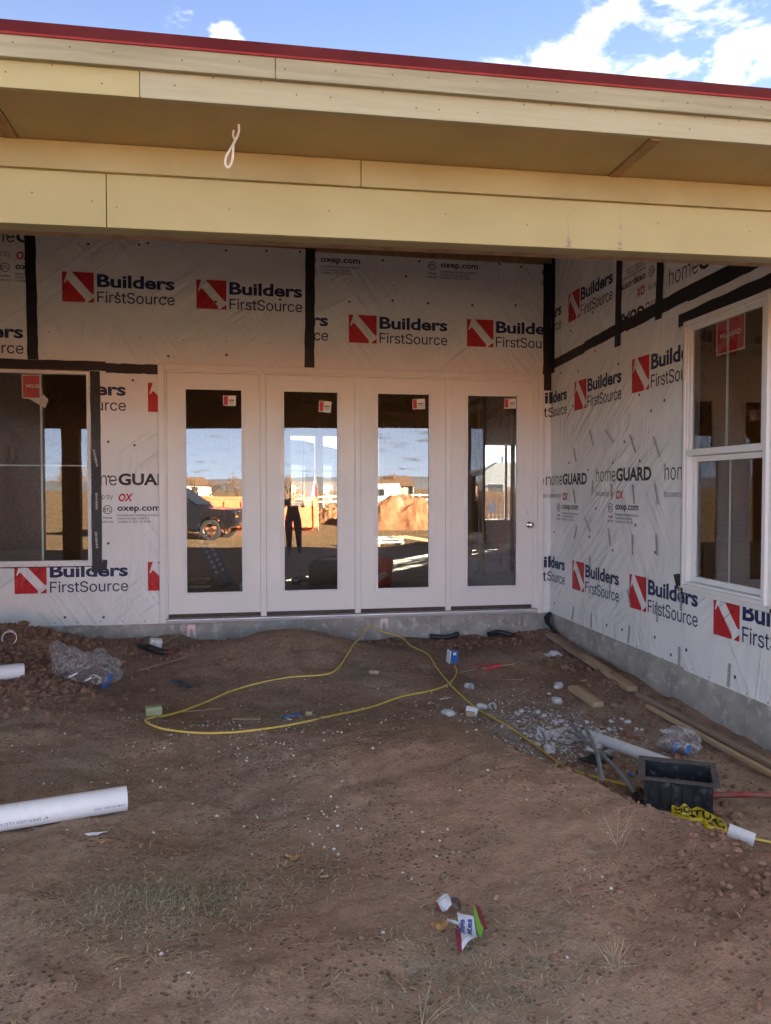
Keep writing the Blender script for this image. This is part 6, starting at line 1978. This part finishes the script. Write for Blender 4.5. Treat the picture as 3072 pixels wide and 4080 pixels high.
def bare_tree_mesh(seed, h):
    q = random.Random(seed)
    tr, br = MB(), MB()

    def grow(mb_, p, d, L_, r, lev):
        p2 = p + d * L_
        mb_.tube([p, p + d * L_ * .5 + Vector((q.uniform(-1, 1), q.uniform(-1, 1), 0)) * L_ * .05, p2], [r, r * .85, r * .65], 4 if lev else 6, False)
        if lev >= 5:
            return
        for i in range(3 if lev else 4):
            a = q.uniform(0, 6.28); e = q.uniform(.3, .75)
            s = d.orthogonal().normalized(); s = Matrix.Rotation(a, 3, d) @ s
            nd = (d * math.cos(e) + s * math.sin(e) + Vector((0, 0, .15))).normalized()
            grow(br, p + d * L_ * q.uniform(.55, 1.0), nd, L_ * q.uniform(.6, .82), r * .58, lev + 1)

    grow(tr, Vector((0, 0, -.1)), Vector((q.uniform(-.1, .1), q.uniform(-.1, .1), 1)).normalized(), h * .28, h * .018, 0)
    return tr, br


protos = []
for s in range(3):
    tr, br = bare_tree_mesh(50 + s, 6.0)
    protos.append((tr, br))
q = random.Random(31)
tree_spots = [(-9 + i * 1.9 + q.uniform(-.7, .7), -96 - q.uniform(0, 14), q.uniform(.75, 1.15)) for i in range(9)] + [(12.5, -78, .8), (16, -80, .9), (26.5, -76, .95), (30, -82, 1.0), (34, -90, 1.1), (-22, -90, 1.0), (-30, -86, 1.1)] + \
             [(-14, -60, 1.0), (-20, -56, .9)]
kinds = []
labels = ['slender', 'broad', 'low', 'forked', 'tall', 'dense', 'crooked', 'short', 'spindly']
for i, (x_, y_, s_) in enumerate(tree_spots):
    t_ = thing('bare_tree', 'leafless brown tree in the far tree row beyond the lot, mirrored in the glass', 'tree', (x_, y_, gz(x_, y_)), q.uniform(0, 6.28), 'leafless trees beyond the lot')
    t_.scale = (s_ * 1.25, s_ * 1.25, s_)
    if i < 3:
        tr, br = protos[i]
        a = local(t_, tr, 'trunk', M['bark']); c = local(t_, br, 'crown', M['bark']); kinds.append((a.data, c.data))
    else:
        for nm, me in zip(('trunk', 'crown'), kinds[i % 3]):
            o = bpy.data.objects.new(nm, me); COL.objects.link(o); o.parent = t_


def simple_house(name, label, cx, cy, lx, ly, hw, hr, rz, wallm, roofm, z0=None, hip=.35):
    t_ = thing(name, label, 'house', (cx, cy, gz(cx, cy) if z0 is None else z0), rz)
    b = MB(); b.box(-lx, lx, -ly, ly, -.3, hw); local(t_, b, 'wall', wallm)
    b = MB(); e = .4
    vs = [(-lx - e, -ly - e, hw), (lx + e, -ly - e, hw), (lx + e, ly + e, hw), (-lx - e, ly + e, hw), (-lx + lx * hip * 2, 0, hw + hr), (lx - lx * hip * 2, 0, hw + hr)]
    b.add(vs, [(0, 1, 5, 4), (2, 3, 4, 5), (1, 2, 5), (3, 0, 4), (0, 3, 2, 1)]); r_ = local(t_, b, 'roof', roofm)
    local(t_, MB().box(-lx * .2, -lx * .2 + .12, .9, 1.02, hw + hr * .45, hw + hr + .5), 'vent_pipe', roofm)
    for s in (-1, 1):
        for u in (-.6, -.1, .45):
            w_ = local(t_, MB().box(lx * u, lx * u + 1.1, s * ly - .03, s * ly + .03, .9, 2.1), 'window', M['carglass'])
            bb = MB(); ring(bb, lx * u - .06, lx * u + 1.16, .84, 2.16, .07, s * ly - .05, s * ly + .05); o = bb.make('window_trim', M['vinyl'], w_)
    local(t_, MB().box(lx * .2, lx * .2 + .95, ly - .02, ly + .04, 0, 2.05), 'door', M['lumber'])
    return t_


M['shingle'] = mat('grey_shingle', (0.13, 0.15, 0.17), (0.09, 0.105, 0.12), 3, .9); M['brownroof'] = mat('brown_shingle', (0.17, 0.10, 0.06), None, 3, .9)
M['stucco'] = mat('pale_stucco', (0.55, 0.50, 0.43), None, 2, .9)
simple_house('neighbour_house', 'grey-roofed neighbour house seen through the second door and rear windows', 3.4, 41.0, 9.5, 5.5, 2.1, 2.75, 0, M['stucco'], M['shingle'], -.4, .48)
simple_house('neighbour_house', 'grey hip-roofed neighbour house behind the wooden fence, seen through the fourth door', 21.0, 46.0, 8.0, 5.5, 1.9, 1.9, 0, M['stucco'], M['shingle'], -.5, .35)
simple_house('far_house', 'white house with brown roof far across the lot, mirrored in the third door', 17.6, -80, 1.8, 2.4, 2.1, 1.3, .2, M['flag_w'], M['brownroof'], None, .05)
simple_house('far_house', 'long low pale house far across the lot, left in the mirror image', -12, -118, 6.0, 3.0, 2.3, 1.5, -.1, M['stucco'], M['brownroof'], None, .1)
sh = thing('sun_block_shed', 'added tall wooden shed behind the house, blocking sun from the rear windows', 'shed', (5.6, 13.8, gz(5.6, 13.8)))  # added between the sightlines to keep low sun out of the rear windows
M['shedwood'] = mat('shed_siding', (0.30, 0.24, 0.18), None, 5, .9)
local(sh, MB().box(-1.15, 1.15, -1.1, 1.1, -.2, 3.9), 'wall', M['shedwood'])
b = MB(); b.prism([(-1.35, 3.85), (1.35, 3.85), (0, 4.6)], -1.3, 1.3, lambda u, v, h: (u, h, v)); local(sh, b, 'roof', M['brownroof'])
local(sh, MB().box(-.45, .45, -1.14, -1.1005, 0, 2.0), 'door', M['lumber_old'])
M['needles'] = mat('evergreen_needles', (0.035, 0.055, 0.022), (0.055, 0.080, 0.035), 3, .8)
et = thing('sun_block_evergreen', 'added dense evergreen behind the house, blocking sun from the wide rear window', 'tree', (9.95, 13.3, gz(9.95, 13.3)))  # added out of view; its crown breaks up sun entering the wide rear window
b = MB(); b.tube([(0, 0, -.1), (.03, 0, 2.2), (0, .02, 4.8)], [.13, .09, .02], 8); local(et, b, 'trunk', M['bark'])
b = MB(); qq = random.Random(4)
for i in range(5200):
    z_ = .35 + 4.7 * qq.random() ** 1.2; R0 = 1.12 * (1 - (z_ - .35) / 4.9) ** .8 + .08
    a_ = qq.uniform(0, 6.283); r_ = R0 * (qq.random() ** .5) * (.85 + .3 * math.sin(a_ * 5 + z_ * 4))
    c_ = Vector((math.cos(a_) * r_, math.sin(a_) * r_, z_)); s_ = qq.uniform(.05, .12)
    d1 = Vector((math.cos(a_) + qq.uniform(-.6, .6), math.sin(a_) + qq.uniform(-.6, .6), qq.uniform(-.6, .3))).normalized() * s_
    d2 = d1.orthogonal().normalized() * s_ * .35
    b.add([c_ - d1 - d2, c_ - d1 + d2, c_ + d1 + d2 * .3, c_ + d1 - d2 * .3], [(0, 1, 2, 3)])
local(et, b, 'crown', M['needles'])
M['fencewood'] = mat('weathered_fence_wood', (0.30, 0.21, 0.14), (0.22, 0.15, 0.10), 5, .9)
fn_ = thing('wooden_fence', 'weathered wooden privacy fence behind the house, seen through the fourth door', 'fence', (13, 27, gz(13, 27)))
me = None
for i in range(90):
    x_ = 4.0 + i * .20
    if me is None:
        o = MB().box(-.09, .09, -.012, .012, -.2, 1.45).make('fence_board', M['fencewood'], fn_, loc=(x_ - 13, 0, 0)); o.matrix_parent_inverse = Matrix.Identity(4); me = o.data
    else:
        o = bpy.data.objects.new('fence_board', me); COL.objects.link(o); o.parent = fn_; o.location = (x_ - 13, 0, q.uniform(-.01, .01))
for z_ in (.2, 1.1):
    o = MB().box(-9.1, 8.9, .013, .05, z_, z_ + .09).make('fence_rail', M['fencewood'], fn_, loc=(0, 0, 0)); o.matrix_parent_inverse = Matrix.Identity(4)
# white trailer and low white fence far across the lot
tl = thing('travel_trailer', 'white travel trailer parked far across the lot, mirrored in the third door', 'trailer', (10.9, -58, gz(10.9, -58)), .1)
b = MB(); b.prism([(-2.6, .5), (2.5, .5), (2.7, 1.0), (2.5, 2.2), (-2.5, 2.2), (-2.7, 1.2)], -1.1, 1.1, lambda u, v, h: (u, h, v)); local(tl, b, 'body', M['flag_w'], .08)
for u in (-1.6, .4):
    local(tl, MB().box(u, u + .9, 1.09, 1.13, 1.2, 1.75), 'window', M['carglass'])
for u in (-.35, .35):
    local(tl, MB().lathe([(.0, -.1), (.33, -.1), (.33, .1), (.0, .1)], 16, Matrix.Translation((u, 1.0, .33)) @ Euler((math.pi / 2, 0, 0)).to_matrix().to_4x4()), 'wheel', M['tyre'])
wf = thing('rail_fence', 'low white rail fence far across the lot, mirrored in the third door', 'fence', (20, -72, gz(20, -72)))
for i in range(14):
    o = MB().box(-.06, .06, -.06, .06, -.2, 1.2).make('fence_post', M['flag_w'], wf, loc=(-14 + i * 2.1, 0, 0)); o.matrix_parent_inverse = Matrix.Identity(4)
for z_ in (.5, 1.0):
    o = MB().box(-14, 13.3, -.065, -.03, z_, z_ + .14).make('fence_rail', M['flag_w'], wf, loc=(0, 0, 0)); o.matrix_parent_inverse = Matrix.Identity(4)
# low hills round the plain
M['hill'] = mat('haze_tinted_hill', (0.17, 0.18, 0.20), (0.13, 0.14, 0.16), .004, .95, kind='World')  # blue-grey distance haze is mixed into the base colour
b = MB(); vs = []; n = 160
for i in range(n):
    a = 2 * math.pi * i / n
    h_ = 16 + 26 * (.5 + float(vnoise(math.cos(a) * 3, math.sin(a) * 3, 1.3, 4))) + 9 * float(vnoise(math.cos(a) * 9, math.sin(a) * 9, 1.2, 8))
    for r_, z_ in ((1500, -6), (1900, h_), (2300, -6)):
        vs.append((math.cos(a) * r_, math.sin(a) * r_, z_))
b.add(vs, [(i * 3 + j, ((i + 1) % n) * 3 + j, ((i + 1) % n) * 3 + j + 1, i * 3 + j + 1) for i in range(n) for j in range(2)])
o = b.make('hills', M['hill'], smooth=True); o['kind'] = 'structure'

# ------------------------------------------------------------------ person standing behind the camera
def person(x, y, rz):
    J = dict(pelvis=(0, 0, .93), waist=(0, .01, 1.10), chest=(0, .0, 1.30), neck=(0, .02, 1.48), head0=(0, .04, 1.56), head=(0, .05, 1.64), top=(0, .045, 1.71))
    for s, n_ in ((-1, 'r'), (1, 'l')):
        J.update({n_ + 'hip': (s * .095, 0, .90), n_ + 'knee': (s * .11, .02, .50), n_ + 'ank': (s * .12, -.02, .09), n_ + 'toe': (s * .14, .14, .045),
                  n_ + 'sh': (s * .175, .01, 1.42), n_ + 'el': (s * .23, .10, 1.18), n_ + 'wr': (s * .10, .30, 1.36), n_ + 'ha': (s * .055, .345, 1.44)})
    rad = dict(pelvis=.15, waist=.135, chest=.155, neck=.058, head0=.075, head=.098, top=.075)
    for n_ in 'rl':
        rad.update({n_ + 'hip': .112, n_ + 'knee': .080, n_ + 'ank': .056, n_ + 'toe': .040, n_ + 'sh': .062, n_ + 'el': .044, n_ + 'wr': .030, n_ + 'ha': .036})
    keys = list(J)
    E = [('pelvis', 'waist'), ('waist', 'chest'), ('chest', 'neck'), ('neck', 'head0'), ('head0', 'head'), ('head', 'top')]
    for n_ in 'rl':
        E += [('pelvis', n_ + 'hip'), (n_ + 'hip', n_ + 'knee'), (n_ + 'knee', n_ + 'ank'), (n_ + 'ank', n_ + 'toe'), ('chest', n_ + 'sh'), (n_ + 'sh', n_ + 'el'), (n_ + 'el', n_ + 'wr'), (n_ + 'wr', n_ + 'ha')]
    for n_, s in (('r', -1), ('l', 1)):
        for f in range(5):
            a = J[n_ + 'ha']; k0, k1 = '%sf%d0' % (n_, f), '%sf%d1' % (n_, f)
            if f < 4:
                J[k0] = (a[0] - s * .012, a[1] + .035, a[2] + .030 - f * .022); J[k1] = (a[0] - s * .055, a[1] + .045 - .004 * f, a[2] + .034 - f * .022)
            else:
                J[k0] = (a[0] - s * .02, a[1] - .020, a[2] + .030); J[k1] = (a[0] - s * .045, a[1] - .015, a[2] + .055)
            rad[k0] = .0105; rad[k1] = .0085
            keys += [k0, k1]; E += [(n_ + 'ha', k0), (k0, k1)]
    me = bpy.data.meshes.new('pm'); me.from_pydata([J[k_] for k_ in keys], [(keys.index(a), keys.index(c)) for a, c in E], [])
    o = bpy.data.objects.new('pm', me); COL.objects.link(o)
    o.modifiers.new('skin', 'SKIN'); su = o.modifiers.new('sub', 'SUBSURF'); su.levels = 2; su.render_levels = 2
    sv = me.skin_vertices[0].data
    for i, k_ in enumerate(keys):
        sv[i].radius = (rad[k_], rad[k_] * (.78 if k_ in ('pelvis', 'waist', 'chest') else 1.0)); sv[i].use_root = (k_ == 'pelvis')
    dg = bpy.context.evaluated_depsgraph_get(); dg.update()
    full = bpy.data.meshes.new_from_object(o.evaluated_get(dg)); bpy.data.objects.remove(o)
    full.materials.clear()
    for m_ in ('skin', 'shirt', 'jeans', 'shoe'):
        full.materials.append(M[m_])
    for p_ in full.polygons:
        c = p_.center; p_.use_smooth = True
        if c.z > 1.49 or (c.y > .27 and c.z > 1.2):
            p_.material_index = 0
        elif c.z > .92:
            p_.material_index = 1
        elif c.z > .10:
            p_.material_index = 2
        else:
            p_.material_index = 3
    t_ = thing('person', 'person in dark jacket and jeans holding up a phone, mirrored in the second door', 'person', (x, y, gz(x, y)), rz)
    bo = bpy.data.objects.new('body', full); COL.objects.link(bo); bo.parent = t_
    b = MB(); b.lathe([(.001, 1.765), (.06, 1.755), (.098, 1.71), (.108, 1.66), (.106, 1.61), (.09, 1.575), (.07, 1.56)], 18)
    b.v = [(vx * .92, vy * 1.05 + .030 + (-.012 if vy < .05 else -.05), vz) for vx, vy, vz in b.v]
    local(t_, b, 'hair', M['hair'], 0, True)
    b = MB(); b.obb((0, .155, 1.63), .024, .035, .045, (.3, 0, 0)); local(t_, b, 'nose', M['skin'], .008)
    for s in (-1, 1):
        local(t_, MB().obb((s * .036, .140, 1.655), .022, .012, .010), 'eye', M['hair'], .003)
        local(t_, MB().obb((s * .098, .045, 1.64), .016, .035, .055), 'ear', M['skin'], .006)
    local(t_, MB().obb((0, .140, 1.585), .045, .010, .008), 'mouth', M['red_plastic'], .002)
    ph = tag(MB().obb((0, 0, 0), .075, .009, .155).make('phone', M['black_plastic'], bevel=.003), 'black phone held up in both hands by the person', 'phone')
    ph.location = (x, y + .375, gz(x, y) + 1.46)


M['skin'] = mat('skin', (0.48, 0.29, 0.21), None, 8, .5); M['shirt'] = mat('dark_jacket', (0.17, 0.12, 0.105), None, 8, .85); M['jeans'] = mat('dark_jeans', (0.105, 0.115, 0.16), None, 12, .9)
M['shoe'] = mat('brown_shoe', (0.06, 0.04, 0.03), None, 8, .6); M['hair'] = mat('dark_hair', (0.03, 0.02, 0.015), None, 20, .6)
person(1.63, -10.9, 0.0)
